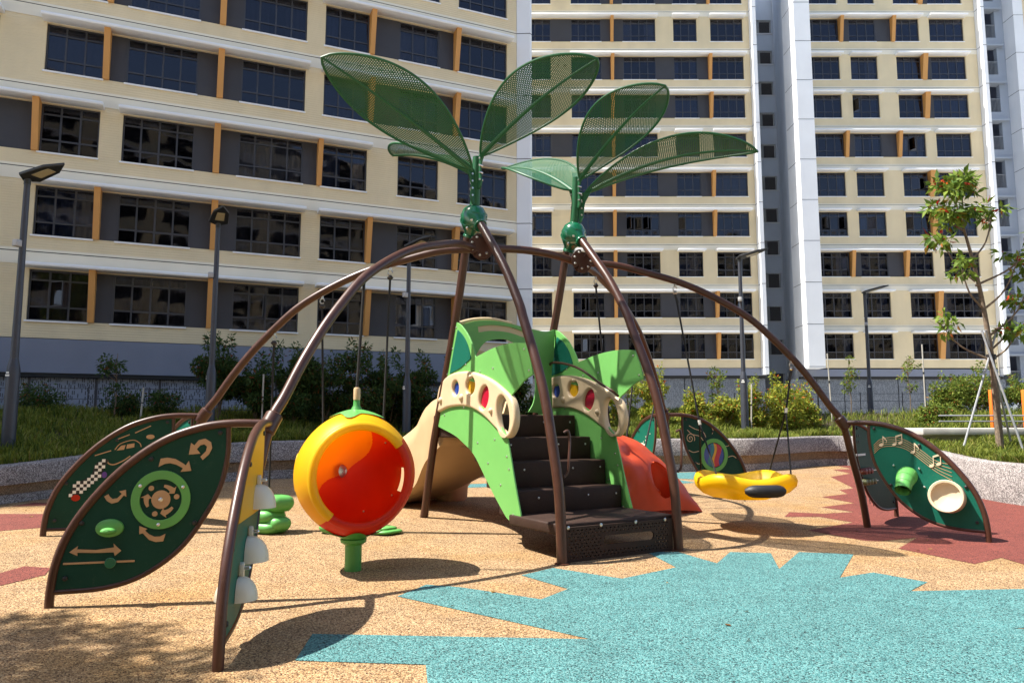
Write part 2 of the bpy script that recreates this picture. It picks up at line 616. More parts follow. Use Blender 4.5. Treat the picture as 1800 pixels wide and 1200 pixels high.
def smooth_path(P, n=8, closed=False):
    """Catmull-Rom through points of any dimension."""
    P = [np.array(p, float) for p in P]
    N = len(P)
    out = []
    rng = range(N if closed else N - 1)
    for i in rng:
        if closed:
            a, b, c, d = P[i - 1], P[i], P[(i + 1) % N], P[(i + 2) % N]
        else:
            b, c = P[i], P[i + 1]
            a = P[i - 1] if i > 0 else 2 * b - c
            d = P[i + 2] if i + 2 < N else 2 * c - b
        for k in range(n):
            t = k / n
            out.append(0.5 * ((2 * b) + (-a + c) * t + (2 * a - 5 * b + 4 * c - d) * t * t + (-a + 3 * b - 3 * c + d) * t ** 3))
    if not closed:
        out.append(P[-1])
    return [tuple(p) for p in out]


def ell(cx, cy, rx, ry, n=24, rot=0.0):
    c, s_ = math.cos(rot), math.sin(rot)
    return [(cx + rx * math.cos(a) * c - ry * math.sin(a) * s_, cy + rx * math.cos(a) * s_ + ry * math.sin(a) * c)
            for a in [2 * math.pi * k / n for k in range(n)]]


# ------------------------------------------------------------------ object helpers
def obj(name, me, m, parent=None, **props):
    if isinstance(me, MB):
        me = me.mesh(name)
    if m is not None and len(me.materials) == 0:
        me.materials.append(MATS[m] if isinstance(m, str) else m)
    o = bpy.data.objects.new(name, me)
    COL.objects.link(o)
    if parent is not None:
        o.parent = parent
        if 'wm' in parent:                                   # thing whose parts are modelled in world coordinates
            o.matrix_parent_inverse = Matrix.Translation(-Vector(parent['wm']))
    for k, v in props.items():
        o[k] = v
    return o


def thing(name, label, cat, loc=(0, 0, 0), rot=0.0, group=None, world=False):
    o = bpy.data.objects.new(name, None)
    o.empty_display_size = 0.2
    COL.objects.link(o)
    o.location = loc
    o.rotation_euler = (0, 0, rot)
    o['label'] = label
    o['category'] = cat
    if group:
        o['group'] = group
    if world:
        o['wm'] = list(loc)
    return o


def tag(o, label, cat, group=None):
    o['label'] = label
    o['category'] = cat
    if group:
        o['group'] = group
    return o


def copy_thing(root, loc, rot=None, label=None):
    r = root.copy()
    COL.objects.link(r)
    r.location = loc
    if rot is not None:
        r.rotation_euler = (0, 0, rot)
    if label:
        r['label'] = label
    for ch in list(root.children):
        c = ch.copy()
        COL.objects.link(c)
        c.parent = r
        for g_ in list(ch.children):
            d = g_.copy()
            COL.objects.link(d)
            d.parent = c
    return r


# ------------------------------------------------------------------ ground and play-structure frame
AN = R(31)
O3 = Vector((0.54, 8.13, 0))
U3 = Vector((math.cos(AN), math.sin(AN), 0))
V3 = Vector((-math.sin(AN), math.cos(AN), 0))


def Wp(a, b, z=0.0):
    return O3 + U3 * a + V3 * b + Vector((0, 0, z))


def g(x, y):
    """Gentle drainage fall of the playground surface."""
    b = (x - 0.54) * V3.x + (y - 8.13) * V3.y
    t = min(max((b + .5) / 6.5, 0), 1)
    return .17 * t * t * (3 - 2 * t)


def sheet(name, xs, ys, zf, m, **kw):
    nx, ny = len(xs), len(ys)
    V = [(x, y, zf(x, y)) for y in ys for x in xs]
    F = [(j * nx + i, j * nx + i + 1, (j + 1) * nx + i + 1, (j + 1) * nx + i) for j in range(ny - 1) for i in range(nx - 1)]
    return obj(name, mesh_np(name, V, F, True), m, **kw)


sheet('rubber_floor', list(np.arange(-14, 16.01, 0.3)), list(np.arange(-6, 28.01, 0.3)), g, 'sand_rubber', kind='structure')
obj('ground', MB().box(-600, 600, -600, 600, -3, -0.4), 'concrete', kind='structure')


def patch(name, pts, m, lift=0.004):
    bm = bmesh.new()
    vs = [bm.verts.new((x, y, 0)) for x, y in pts]
    es = [bm.edges.new((vs[i], vs[(i + 1) % len(vs)])) for i in range(len(vs))]
    bmesh.ops.triangle_fill(bm, use_beauty=True, use_dissolve=False, edges=es, normal=(0, 0, 1))
    for _ in range(5):
        long = [e for e in bm.edges if e.calc_length() > 0.45]
        if not long:
            break
        bmesh.ops.subdivide_edges(bm, edges=long, cuts=1)
        bmesh.ops.triangulate(bm, faces=bm.faces)
    for v in bm.verts:
        v.co.z = g(v.co.x, v.co.y) + lift
    bmesh.ops.recalc_face_normals(bm, faces=bm.faces)
    for f in bm.faces:
        if f.normal.z < 0:
            f.normal_flip()
    me = bpy.data.meshes.new(name)
    bm.to_mesh(me)
    bm.free()
    return obj(name, me, m, kind='structure')


patch('teal_floor_patch', [(-1.38, 4.9), (-1.43, 5.5), (0.55, 5.37), (-1.0, 6.66), (-0.8, 7.13), (-0.47, 7.02), (0.25, 6.55),
      (0.51, 6.95), (0.09, 7.56), (0.43, 7.93), (1.07, 7.4), (1.72, 7.97), (1.58, 8.88), (1.95, 8.89), (2.21, 8.19), (2.56, 8.9),
      (3.01, 8.82), (2.77, 7.88), (3.37, 8.9), (3.94, 8.75), (3.21, 7.45), (3.66, 7.7), (3.95, 7.24), (3.58, 6.86), (4.67, 6.95),
      (6.12, 6.83), (5.09, 5.71), (3.67, 5.65), (4.1, 5.53), (4.82, 5.42), (3.8, 3.2), (-0.3, 3.2), (-0.54, 4.82)], 'teal_rubber')
patch('maroon_floor_patch', [(4.31, 11.93), (4.59, 12.47), (5.1, 12.36), (5.72, 12.6), (5.4, 13.15), (6.26, 13.77), (6.01, 14.6),
      (6.76, 15.15), (6.89, 15.82), (7.36, 16.2), (8.0, 18.84), (9.05, 20.04), (9.3, 21.75), (9.99, 22.03), (10.57, 25.15), (12.58, 26.27),
      (10.5, 17.48), (10.2, 15.56), (10.3, 13.73), (9.37, 12.43), (9.2, 10.5), (5.9, 7.88), (5.48, 8.13), (5.5, 8.53), (4.97, 8.16), (4.66, 9.14), (5.35, 9.99),
      (4.7, 9.7), (4.54, 9.75), (4.16, 10.62), (5.17, 11.44), (4.89, 12.0)], 'maroon_rubber')
patch('maroon_floor_patch', [(-7.98, 11.02), (-7.57, 11.15), (-6.84, 11.15), (-6.44, 10.95), (-5.97, 9.92), (-6.45, 9.52), (-6.65, 9.21), (-8.4, 9.4)], 'maroon_rubber')
patch('maroon_floor_patch', [(-5.18, 7.22), (-4.95, 7.35), (-4.91, 7.65), (-4.61, 7.6), (-4.49, 7.32), (-4.63, 6.89), (-4.7, 6.57), (-5.3, 6.4)], 'maroon_rubber')
patch('maroon_floor_patch', [(-8.07, 12.14), (-8.09, 12.74), (-7.69, 12.65), (-7.5, 12.3)], 'maroon_rubber')
patch('teal_floor_patch', [(4.0, 20.3), (5.32, 20.75), (4.73, 17.83), (3.48, 18.38)], 'teal_rubber')
patch('teal_floor_patch', [(3.3, 17.6), (3.99, 17.7), (4.15, 16.99), (3.07, 16.22)], 'teal_rubber')
patch('teal_floor_patch', [(-0.9, 16.6), (-0.1, 16.9), (-0.3, 15.9), (-1.3, 15.5)], 'teal_rubber')

# ------------------------------------------------------------------ planter wall and planting bed
WALL = [(-10.2, 7.5), (-9.2, 9.5), (-8.7, 11.2), (-8.35, 12.9), (-7.9, 14.9), (-7.3, 16.2), (-6.5, 17.4), (-5.5, 18.3), (-3.5, 19.2), (0, 20), (3, 20.5),
        (4.6, 20.75), (5.6, 20.95), (6.8, 21.0), (8.2, 22.2), (9.6, 23.5), (10.7, 23.7), (11.0, 22.2), (10.45, 19.5), (9.75, 17), (9.25, 15),
        (9.35, 13.6), (9.9, 12), (10.9, 9.5), (12.4, 7)]
WTOP = [.74, .76, .78, .82, .93, 1.0, 1.05, 1.08, 1.08, 1.08, 1.08, 1.08, 1.08, 1.08, 1.08, 1.1, 1.1, 1.02, .92, .84, .78, .76, .75, .74, .74]
WP = smooth_path([(x, y, z) for (x, y), z in zip(WALL, WTOP)], 6)
WN = []
for i in range(len(WP)):
    a, b = WP[max(i - 1, 0)], WP[min(i + 1, len(WP) - 1)]
    d = Vector((b[0] - a[0], b[1] - a[1], 0)).normalized()
    WN.append(Vector((-d.y, d.x, 0)))                        # away from the playground


def swept(prof_fn):
    """prof_fn(i) -> list of (offset outward, z) closed profile at path point i."""
    V, F = [], []
    n = len(WP)
    k = len(prof_fn(0))
    for i in range(n):
        for off, z in prof_fn(i):
            p = Vector((WP[i][0], WP[i][1], 0)) + WN[i] * off
            V.append((p.x, p.y, z))
    for i in range(n - 1):
        for j in range(k):
            l = (j + 1) % k
            F.append((i * k + j, i * k + l, (i + 1) * k + l, (i + 1) * k + j))
    F.append(tuple(range(k)))
    F.append(tuple((n - 1) * k + j for j in range(k))[::-1])
    m = MB()
    m.add(V, F)
    return m


def wz(i, f):
    z0 = g(WP[i][0], WP[i][1]) - 0.02
    return z0 + (WP[i][2] - z0) * f


pw = thing('planter_wall', 'low curved planter wall of pebble wash with a tan recessed strip around the playground', 'planter wall', (0, 20, 0), world=True)
IR = next(i for i, p in enumerate(WP) if p[0] > 9.9 and p[1] < 20.6)


def plain(i):
    return min(1, max(0, (i - IR) / 8))


obj('coping', swept(lambda i: [(-0.02 + .03 * plain(i), wz(i, .50 - .62 * plain(i))), (0.38, wz(i, .50 - .62 * plain(i))), (0.38, wz(i, 1) - .0), (0.02, wz(i, 1)), (-0.02, wz(i, 1) - .04)]).mesh('coping', True, 50), 'pebble_wash', pw)
obj('recess_strip', swept(lambda i: [(0.09 + .06 * plain(i), wz(i, .24)), (0.36, wz(i, .24)), (0.36, wz(i, .5)), (0.05 + .06 * plain(i), wz(i, .5))]), 'tan_wash', pw)
obj('plinth', swept(lambda i: [(0.03 + .06 * plain(i), wz(i, -.1)), (0.36, wz(i, -.1)), (0.36, wz(i, .24)), (0.06 + .06 * plain(i), wz(i, .24))]), 'pebble_wash', pw)

# the bed: rows of points along the wall, rising away from it
OFFS = [0.3, 0.8, 1.4, 2.2, 3.2, 4.5, 6.0, 8.0, 11.0, 15.0]


def bed_z(i, off):
    rise = min(1.0, (off - .3) / 6.0)
    rise = rise * rise * (3 - 2 * rise)
    x = WP[i][0]
    k = 0.85
    if x > 8.5 and WP[i][1] < 22:
        k = 0.35
    return WP[i][2] - 0.05 + k * rise


BEDV = []
for i in range(len(WP)):
    for off in OFFS:
        p = Vector((WP[i][0], WP[i][1], 0)) + WN[i] * off
        BEDV.append((p.x, p.y, bed_z(i, off)))
nO = len(OFFS)
BEDF = [(i * nO + j, i * nO + j + 1, (i + 1) * nO + j + 1, (i + 1) * nO + j) for i in range(len(WP) - 1) for j in range(nO - 1)]
obj('planting_bed', mesh_np('planting_bed', BEDV, BEDF, True), 'soil', kind='structure')
bvh = None
from mathutils.bvhtree import BVHTree
BVH = BVHTree.FromPolygons([Vector(v) for v in BEDV], BEDF)


def bedh(x, y):
    h = BVH.ray_cast(Vector((x, y, 20)), Vector((0, 0, -1)))
    return h[0].z if h[0] else 1.0


def grass(name, n, off0, off1, irange, hmin, hmax, m, label=None):
    """Blades scattered over the bed strip."""
    i0, i1 = irange
    ii = RNG.uniform(i0, i1 - 1.001, n)
    off = off0 + (off1 - off0) * RNG.random(n) ** 1.3
    P = np.array([(p[0], p[1], p[2]) for p in WP])
    NN = np.array([(q.x, q.y) for q in WN])
    fi = ii.astype(int)
    t = (ii - fi)[:, None]
    base = P[fi] * (1 - t) + P[fi + 1] * t
    nn = NN[fi] * (1 - t) + NN[fi + 1] * t
    rise = np.clip((off - .3) / 6.0, 0, 1)
    rise = rise * rise * (3 - 2 * rise)
    kk = np.where((base[:, 0] > 8.5) & (base[:, 1] < 22), .35, .85)
    x = base[:, 0] + nn[:, 0] * off
    y = base[:, 1] + nn[:, 1] * off
    z = base[:, 2] - .05 + kk * rise - .02
    clump = np.sin(x * 2.1 + 1.3 * np.sin(y * 1.7)) * np.sin(y * 2.4 + 1.1 * np.sin(x * 1.3))
    h = RNG.uniform(hmin, hmax, n) * (1 + .45 * clump)
    az = RNG.uniform(0, 2 * np.pi, n)
    lean = RNG.uniform(.2, .9, n) * h
    w = RNG.uniform(.006, .014, n)
    dx, dy = np.cos(az), np.sin(az)
    sx, sy = -dy * w, dx * w
    v = np.empty((n, 5, 3))
    v[:, 0] = np.stack([x - sx, y - sy, z], 1)
    v[:, 1] = np.stack([x + sx, y + sy, z], 1)
    mx_, my_, mz_ = x + dx * lean * .35, y + dy * lean * .35, z + h * .65
    v[:, 2] = np.stack([mx_ + sx * .8, my_ + sy * .8, mz_], 1)
    v[:, 3] = np.stack([mx_ - sx * .8, my_ - sy * .8, mz_], 1)
    v[:, 4] = np.stack([x + dx * lean, y + dy * lean, z + h * .9], 1)
    b5 = np.arange(n)[:, None] * 5
    tri = np.concatenate([b5 + [[0, 1, 2]], b5 + [[0, 2, 3]], b5 + [[3, 2, 4]]], 0)
    return obj(name, mesh_np(name, v.reshape(-1, 3), tri), m, kind='stuff')


nW = len(WP)
tag(grass('ground_cover', 120000, .25, 6.0, (6, nW - 18), .10, .30, 'grass_blade'), 'tufted grassy ground cover filling the planting bed behind the wall', 'ground cover')
tag(grass('ground_cover', 40000, .25, 5.0, (nW - 50, nW - 2), .10, .30, 'grass_blade'), 'short ground cover in the bed beside the staked tree', 'ground cover')


def leaves(centers, radii, n, size, flat=0.75, aspect=2.6, droop=0.3):
    """Folded leaf blades spread through a union of ellipsoid clumps."""
    C_ = np.array(centers, float)
    Rr = np.array(radii, float)
    wgt = Rr[:, 0] * Rr[:, 1] * Rr[:, 2]
    k = RNG.choice(len(C_), n, p=wgt / wgt.sum())
    d = RNG.normal(size=(n, 3))
    d /= np.linalg.norm(d, axis=1)[:, None]
    rad = RNG.random(n) ** .45
    p = C_[k] + d * Rr[k] * rad[:, None]
    out = d * .8 + RNG.normal(size=(n, 3)) * .55
    out[:, 2] -= droop
    out /= np.linalg.norm(out, axis=1)[:, None]
    side = np.cross(out, RNG.normal(size=(n, 3)))
    side /= np.linalg.norm(side, axis=1)[:, None]
    nor = np.cross(out, side)
    L_ = (size * RNG.uniform(.6, 1.3, n))[:, None]
    w_ = L_ / aspect * .5
    v = np.empty((n, 6, 3))
    v[:, 0] = p
    v[:, 1] = p + out * L_ * .45 + side * w_ + nor * w_ * .35
    v[:, 2] = p + out * L_ + nor * L_ * -.12
    v[:, 3] = p + out * L_ * .45 - side * w_ + nor * w_ * .35
    v[:, 4] = p + out * L_ * .45
    v[:, 5] = p
    b = np.arange(n)[:, None] * 6
    f = np.concatenate([b + [[0, 1, 4]], b + [[4, 1, 2]], b + [[0, 4, 3]], b + [[4, 2, 3]]], 0)
    return mesh_np('crown', v.reshape(-1, 3), f)


def shrub(name, label, x, y, w, h, n, m, size=.11, group=None, flowers=0, cat='shrub'):
    z = bedh(x, y) - .05
    t = thing(name, label, cat, (x, y, z), group=group)
    cs, rs = [], []
    for k in range(11):
        a = random.uniform(0, 6.28)
        rr = random.uniform(.1, .55) * w
        zz = random.uniform(.18, .85) * h
        q = random.uniform(.22, .42) * w * (1.1 - .35 * zz / h)
        cs.append((math.cos(a) * rr, math.sin(a) * rr * .8, zz))
        rs.append((q, q, q * random.uniform(.6, 1.0)))
    for k in range(5):                                        # upright sprigs that break the top line
        a = random.uniform(0, 6.28)
        rr = random.uniform(.1, .5) * w
        cs.append((math.cos(a) * rr, math.sin(a) * rr, h * random.uniform(.9, 1.12)))
        rs.append((.09 * w, .09 * w, .17 * h))
    obj('crown', leaves(cs, rs, n, size), m, t)
    st = MB()
    for k in range(7):
        a = random.uniform(0, 6.28)
        e = cs[k]
        st.tube([(math.cos(a) * .06, math.sin(a) * .06, -.05), (e[0] * .5, e[1] * .5, e[2] * .5), e], [.018, .012, .006], 5)
    obj('stem', st, 'bark', t)
    if flowers:
        obj('flower', leaves(cs, [tuple(q * 1.08 for q in r_) for r_ in rs], flowers, .06, aspect=1.2), 'flower_red', t, kind='stuff')
    return t


def sapling(label, x, y, h, n, m, group='young staked trees in the bed', stake=True):
    z = bedh(x, y) - .05
    t = thing('young_tree', label, 'young tree', (x, y, z), group=group)
    tp = [(0, 0, 0), (.03, .01, h * .4), (-.02, .03, h * .75), (.01, 0, h)]
    obj('trunk', MB().tube(smooth_path(tp, 4), [.022 - .0012 * k for k in range(13)], 6).mesh('trunk', True), 'bark', t)
    cs = [(random.uniform(-.25, .25), random.uniform(-.25, .25), h * random.uniform(.4, 1.02)) for _ in range(11)]
    rs = [(.14, .14, .12)] * 11
    br = MB()
    for c in cs:
        br.tube([(0, 0, c[2] * .82), (c[0], c[1], c[2])], [.009, .004], 5)
    obj('branch', br, 'bark', t)
    obj('crown', leaves(cs, rs, n, .12), m, t)


def stake(x, y, h, label):
    z = bedh(x, y) - .1
    t = thing('support_stake', label, 'stake', (x, y, z), group='stakes in the bed')
    lean = random.uniform(-.08, .08)
    obj('post', MB().tube([(0, 0, 0), (lean, 0, h)], .024, 8).mesh('post', True), 'stake_wood', t)
    obj('tie', MB().tube([(lean * .6, 0, h * .58), (lean * .6, 0, h * .61)], .032, 8), 'black_rubber', t)


HL = 'dark leafy hedge shrubs in front of the left block'
hd = [(-8.4, 21.2, .95, 1.75), (-7.4, 21.4, .9, 1.55), (-6.4, 21.6, 1.0, 1.75), (-5.5, 21.9, .95, 1.6), (-4.6, 22.1, 1.05, 2.0), (-3.7, 22.2, .95, 1.7),
      (-2.8, 22.5, 1.0, 1.6), (-1.9, 22.8, .95, 1.65), (-1.0, 23.0, 1.0, 1.5), (-.1, 23.2, .9, 1.4)]
hdl = ['left end of the hedge, beside the second lamp post', 'second from the left end of the hedge', 'third from the left end, behind the long arch',
       'fourth from the left end, low topped', 'tallest shrub of the hedge, behind the orange spinner', 'sixth along the hedge, right of the tallest one',
       'seventh along the hedge, left of the third lamp post', 'eighth along the hedge, right of the third lamp post', 'ninth along the hedge, behind the beige slide', 'right end of the hedge, behind the green playhouse']
for (x, y, w, h), l in zip(hd, hdl):
    shrub('hedge_shrub', 'dark green shrub, ' + l, x, y, w * 1.25, h * 1.18, 6500, 'leaf_dark', .125, HL)
BL = 'bright shrubs with orange flowers behind the playground'
for (x, y, w, h, l, n) in [(2.9, 23.2, .7, 1.5, 'tall yellow green shrub directly right of the playhouse', 1500), (4.5, 23.6, .85, 1.65, 'yellow green shrub behind the swing rope, tallest right of the playhouse', 2300),
                           (5.9, 24.2, .8, 1.0, 'low yellow green flowering shrub left of the fourth lamp post', 1900), (7.0, 24.4, .75, .95, 'low bright flowering shrub just in front of the fourth lamp post', 1700),
                           (8.2, 25.2, .95, 1.5, 'dense bright shrub right of the fourth lamp post', 2400), (9.3, 25.6, 1.0, 1.6, 'dense bright shrub under the end of the right arch', 2500),
                           (10.4, 26.4, .9, 1.35, 'bright shrub with bare stems right of the arch', 1900)]:
    shrub('flowering_shrub', l, x, y, w * 1.1, h * 1.05, int(n * 2.0), 'leaf_bright', .12, BL, flowers=30)
RL_ = 'round shrubs in front of the right tower'
for (x, y, w, h, l, n) in [(15.6, 26.2, 1.0, 1.25, 'rounded mid green shrub left of the orange posts', 2400), (17.0, 27.0, 1.1, 1.6, 'tallest rounded shrub behind the orange posts', 2600), (18.4, 26.6, .95, 1.2, 'rounded shrub right of the staked tree', 2000),
                           (13.9, 24.6, .9, .7, 'low feathery shrub beside the concrete bench', 2200)]:
    shrub('round_shrub', l, x, y, w * 1.1, h, n * 2, 'leaf_mid', .11, RL_, flowers=8)
LL = 'low shrubs at the far left of the bed'
for (x, y, w, h, l, n) in [(-12.2, 19.2, 1.0, .75, 'low spreading shrub left of the small tree by the slotted screen', 2000), (-10.6, 20.0, .9, .7, 'low spreading shrub at the foot of the small left tree', 1800), (-9.6, 20.4, .8, .75, 'low shrub between the small left tree and the hedge', 1800), (-14.2, 19.0, .8, .9, 'low shrub at the far left edge beside the first lamp post', 1500)]:
    shrub('low_shrub', l, x, y, w, h, n, 'leaf_dark', .10, LL)
sapling('small tree with thin crown right of the first lamp post', -10.5, 19.6, 1.75, 420, 'leaf_dark')
sapling('thin red tipped young tree behind the first lamp post', -12.4, 16.4, 1.9, 460, 'leaf_dark')
sapling('slim young tree left of the fourth lamp post', 7.1, 25.6, 2.0, 380, 'leaf_mid')
sapling('slim young tree left of the fifth lamp post', 12.6, 27.6, 2.2, 320, 'leaf_mid')
sapling('slim young tree right of the fifth lamp post', 14.7, 27.4, 2.1, 300, 'leaf_mid')
sapling('slim young tree in front of the swing rope', 3.6, 23.0, 1.6, 300, 'leaf_mid')
for x, y, h, l in [(11.8, 27.4, 2.6, 'tall pale stake left of the fifth lamp post'), (15.6, 28, 2.7, 'tall pale stake right of the fifth lamp post'), (18.6, 28.2, 2.5, 'tall pale stake behind the rounded shrubs'),
                   (7.9, 24.6, 1.7, 'short pale stake right of the fourth lamp post'), (-9.8, 19.6, 1.0, 'short pale stake beside the small left tree'), (-7.0, 20.8, 1.6, 'thin pale stake in the hedge')]:
    stake(x, y, h, l)


# bigger staked tree on the right
def staked_tree():
    x, y = 11.05, 16.9
    z = bedh(x, y) - .05
    t = thing('staked_tree', 'slender flowering tree held by three metal props on the right', 'tree', (x, y, z))
    tr = smooth_path([(0, 0, 0), (-.02, 0, 1.3), (-.08, 0, 2.6), (-.22, 0, 3.9), (-.42, .05, 5.1), (-.62, .1, 6.1)], 4)
    obj('trunk', MB().tube(tr, [.085 - .0034 * k for k in range(len(tr))], 10).mesh('trunk', True), 'bark', t)
    ends = [(-.15, 2.2, -1.1, .1, 3.0), (-.05, 2.4, .75, .2, 3.5), (-.2, 3.3, .55, -.3, 4.5), (-.3, 4.0, -.95, .1, 5.0), (-.35, 4.5, .35, .2, 5.7), (-.5, 5.3, -.35, .2, 6.3),
            (-.1, 2.7, 1.15, .1, 4.3), (-.2, 3.4, -.75, -.25, 4.2), (-.5, 5.2, -1.05, 0, 5.8), (-.3, 3.9, 1.2, 0, 5.1), (-.1, 2.15, .55, -.1, 2.9)]
    br = MB()
    cs, rs = [], []
    for x0, z0, x1, y1, z1 in ends:
        pth = smooth_path([(x0, 0, z0), (x0 * .4 + x1 * .6, y1 * .5, z0 * .62 + z1 * .38), (x1, y1, z1)], 4)
        br.tube(pth, [.028 - .0022 * k for k in range(len(pth))], 6)
        for q in range(3):
            br.tube([(x1 * .8 + x0 * .2, y1 * .8, z1 * .8 + z0 * .2), (x1 + .25 * math.cos(q * 2.1), y1 + .25 * math.sin(q * 2.1), z1 + .12)], [.008, .003], 5)
        for q in range(4):
            cs.append((x1 + random.uniform(-.28, .28), y1 + random.uniform(-.3, .3), z1 + random.uniform(-.18, .22)))
            rs.append((.17, .17, .11))
    for q in range(12):
        cs.append((-.6 + random.uniform(-.5, .4), random.uniform(-.4, .4), 6.0 + random.uniform(-.8, .5)))
        rs.append((.22, .22, .14))
    obj('branch', br.mesh('branch', True), 'bark', t)
    obj('crown', leaves(cs, rs, 1500, .21, aspect=2.6, droop=.5), 'leaf_tree', t)
    fc = random.sample(cs, 9)
    obj('flower', leaves(fc, [(.09, .09, .08)] * 9, 150, .07, aspect=1.3), 'flower_red', t, kind='stuff')
    for (fx, fy), (tx, ty) in zip([(-1.1, -.3), (.16, -.6), (.6, .45)], [(.14, .05), (-.22, .02), (-.2, -.1)]):
        obj('prop', MB().tube([(fx, fy, -.05), (tx, ty, 2.85)], .024, 8).mesh('prop', True), 'galvanised', t)
    obj('collar', MB().tube([(-.06, 0, 2.18), (-.06, 0, 2.3)], .10, 10), 'black_rubber', t)


staked_tree()

# exercise bars and bench at the right
bt = thing('concrete_bench', 'pale concrete bench ledge behind the staked tree', 'bench', (12.5, 19.8, 0), world=True)
obj('seat_slab', fillet(MB().box(10.7, 17.5, 19.4, 20.4, 1.20, 1.38).mesh('s'), .02), 'concrete', bt)
obj('base', MB().box(10.8, 17.4, 19.6, 20.3, .6, 1.198), 'concrete', bt)
pb = thing('exercise_bars', 'outdoor exercise bars with orange posts and grey rails', 'exercise bars', (13.8, 20.9, 0), world=True)
for x in (13.62, 14.55, 16.4):
    obj('post', fillet(MB().box(x - .08, x + .08, 20.95, 21.07, 1.0, 2.45).mesh('p'), .015), 'orange_paint', pb)
for z in (1.56, 1.72):
    obj('rail', MB().tube([(12.0, 20.9, z), (17.0, 20.9, z)], .022, 8).mesh('rail', True), 'galvanised', pb)
for x in (12.9, 14.15):
    obj('foot_hoop', MB().tube([(x + .12 * math.cos(a), 19.7, 1.36 + .1 * math.sin(a)) for a in np.linspace(0, math.pi, 9)], .018, 6).mesh('h', True), 'galvanised', pb)

# thin mesh fence along the back of the bed
fr_ = thing('wire_fence', 'thin dark wire fence between the planting bed and the left block', 'fence', (-8, 23.2, 0), world=True)
for k in range(14):
    x = -17 + k * 1.6
    y = 20.4 + .32 * (x + 17) * .6
    obj('post', MB().tube([(x, y, .8), (x, y, 2.55)], .02, 6), 'frame_metal', fr_)
fw = MB()
for z in (2.5, 2.2, 1.9):
    fw.tube([(-17, 20.4, z), (3.8, 20.4 + .32 * 20.8 * .6, z)], .008, 4)
obj('wire', fw, 'frame_metal', fr_)
fr2 = thing('wire_fence', 'thin dark wire fence in front of the right tower', 'fence', (15, 30, 0), world=True)
for k in range(8):
    obj('post', MB().tube([(9 + k * 1.7, 30, 1.3), (9 + k * 1.7, 30, 2.75)], .02, 6), 'frame_metal', fr2)
fw = MB()
for z in (2.7, 2.4, 2.1):
    fw.tube([(9, 30, z), (21, 30, z)], .008, 4)
obj('wire', fw, 'frame_metal', fr2)

# ------------------------------------------------------------------ buildings
_fc, _pc = {}, {}


def frame_mesh(w, h, n):
    k = (round(w, 2), round(h, 2), n)
    if k not in _fc:
        b = MB()
        t = .055
        d0, d1 = 0, .07
        zs = [0, .276 * h, .80 * h, h]
        b.box(0, w, d0, d1, 0, t)
        b.box(0, w, d0, d1, h - t, h)
        b.box(0, t, d0 + .001, d1 - .001, t, h - t)
        b.box(w - t, w, d0 + .001, d1 - .001, t, h - t)
        for z in zs[1:-1]:
            b.box(t, w - t, d0 + .004, d1 - .004, z - .028, z + .028)
        for i in range(1, n):
            x = w * i / n
            b.box(x - .028, x + .028, d0 + .002, d1 - .002, t, h - t)
        _fc[k] = b.mesh('window')
    return _fc[k]


def pane_mesh(w, h):
    k = (round(w, 2), round(h, 2))
    if k not in _pc:
        _pc[k] = (MB().box(0, w, -.004, .004, 0, h).mesh('pane'),
                  MB().box(0, w, -.015, .015, 0, .03).box(0, w, -.015, .015, h - .03, h).box(0, .03, -.0152, .0152, .03, h - .03).box(w - .03, w, -.0152, .0152, .03, h - .03).mesh('sash'))
    return _pc[k]


_cm = {}


def curtain_mesh(w, h, seedk):
    k = (round(w, 2), round(h, 2), seedk)
    if k not in _cm:
        b = MB()
        n = max(8, int(w / .05))
        V, F = [], []
        for i in range(n + 1):
            x = w * i / n
            y = .03 * math.sin(x * 34 + seedk) + .015 * math.sin(x * 71)
            V += [(x, y, 0), (x, y * .6, h)]
        for i in range(n):
            F.append((2 * i, 2 * i + 2, 2 * i + 3, 2 * i + 1))
        b.add(V, F)
        _cm[k] = b.mesh('curtain', True, 180)
    return _cm[k]


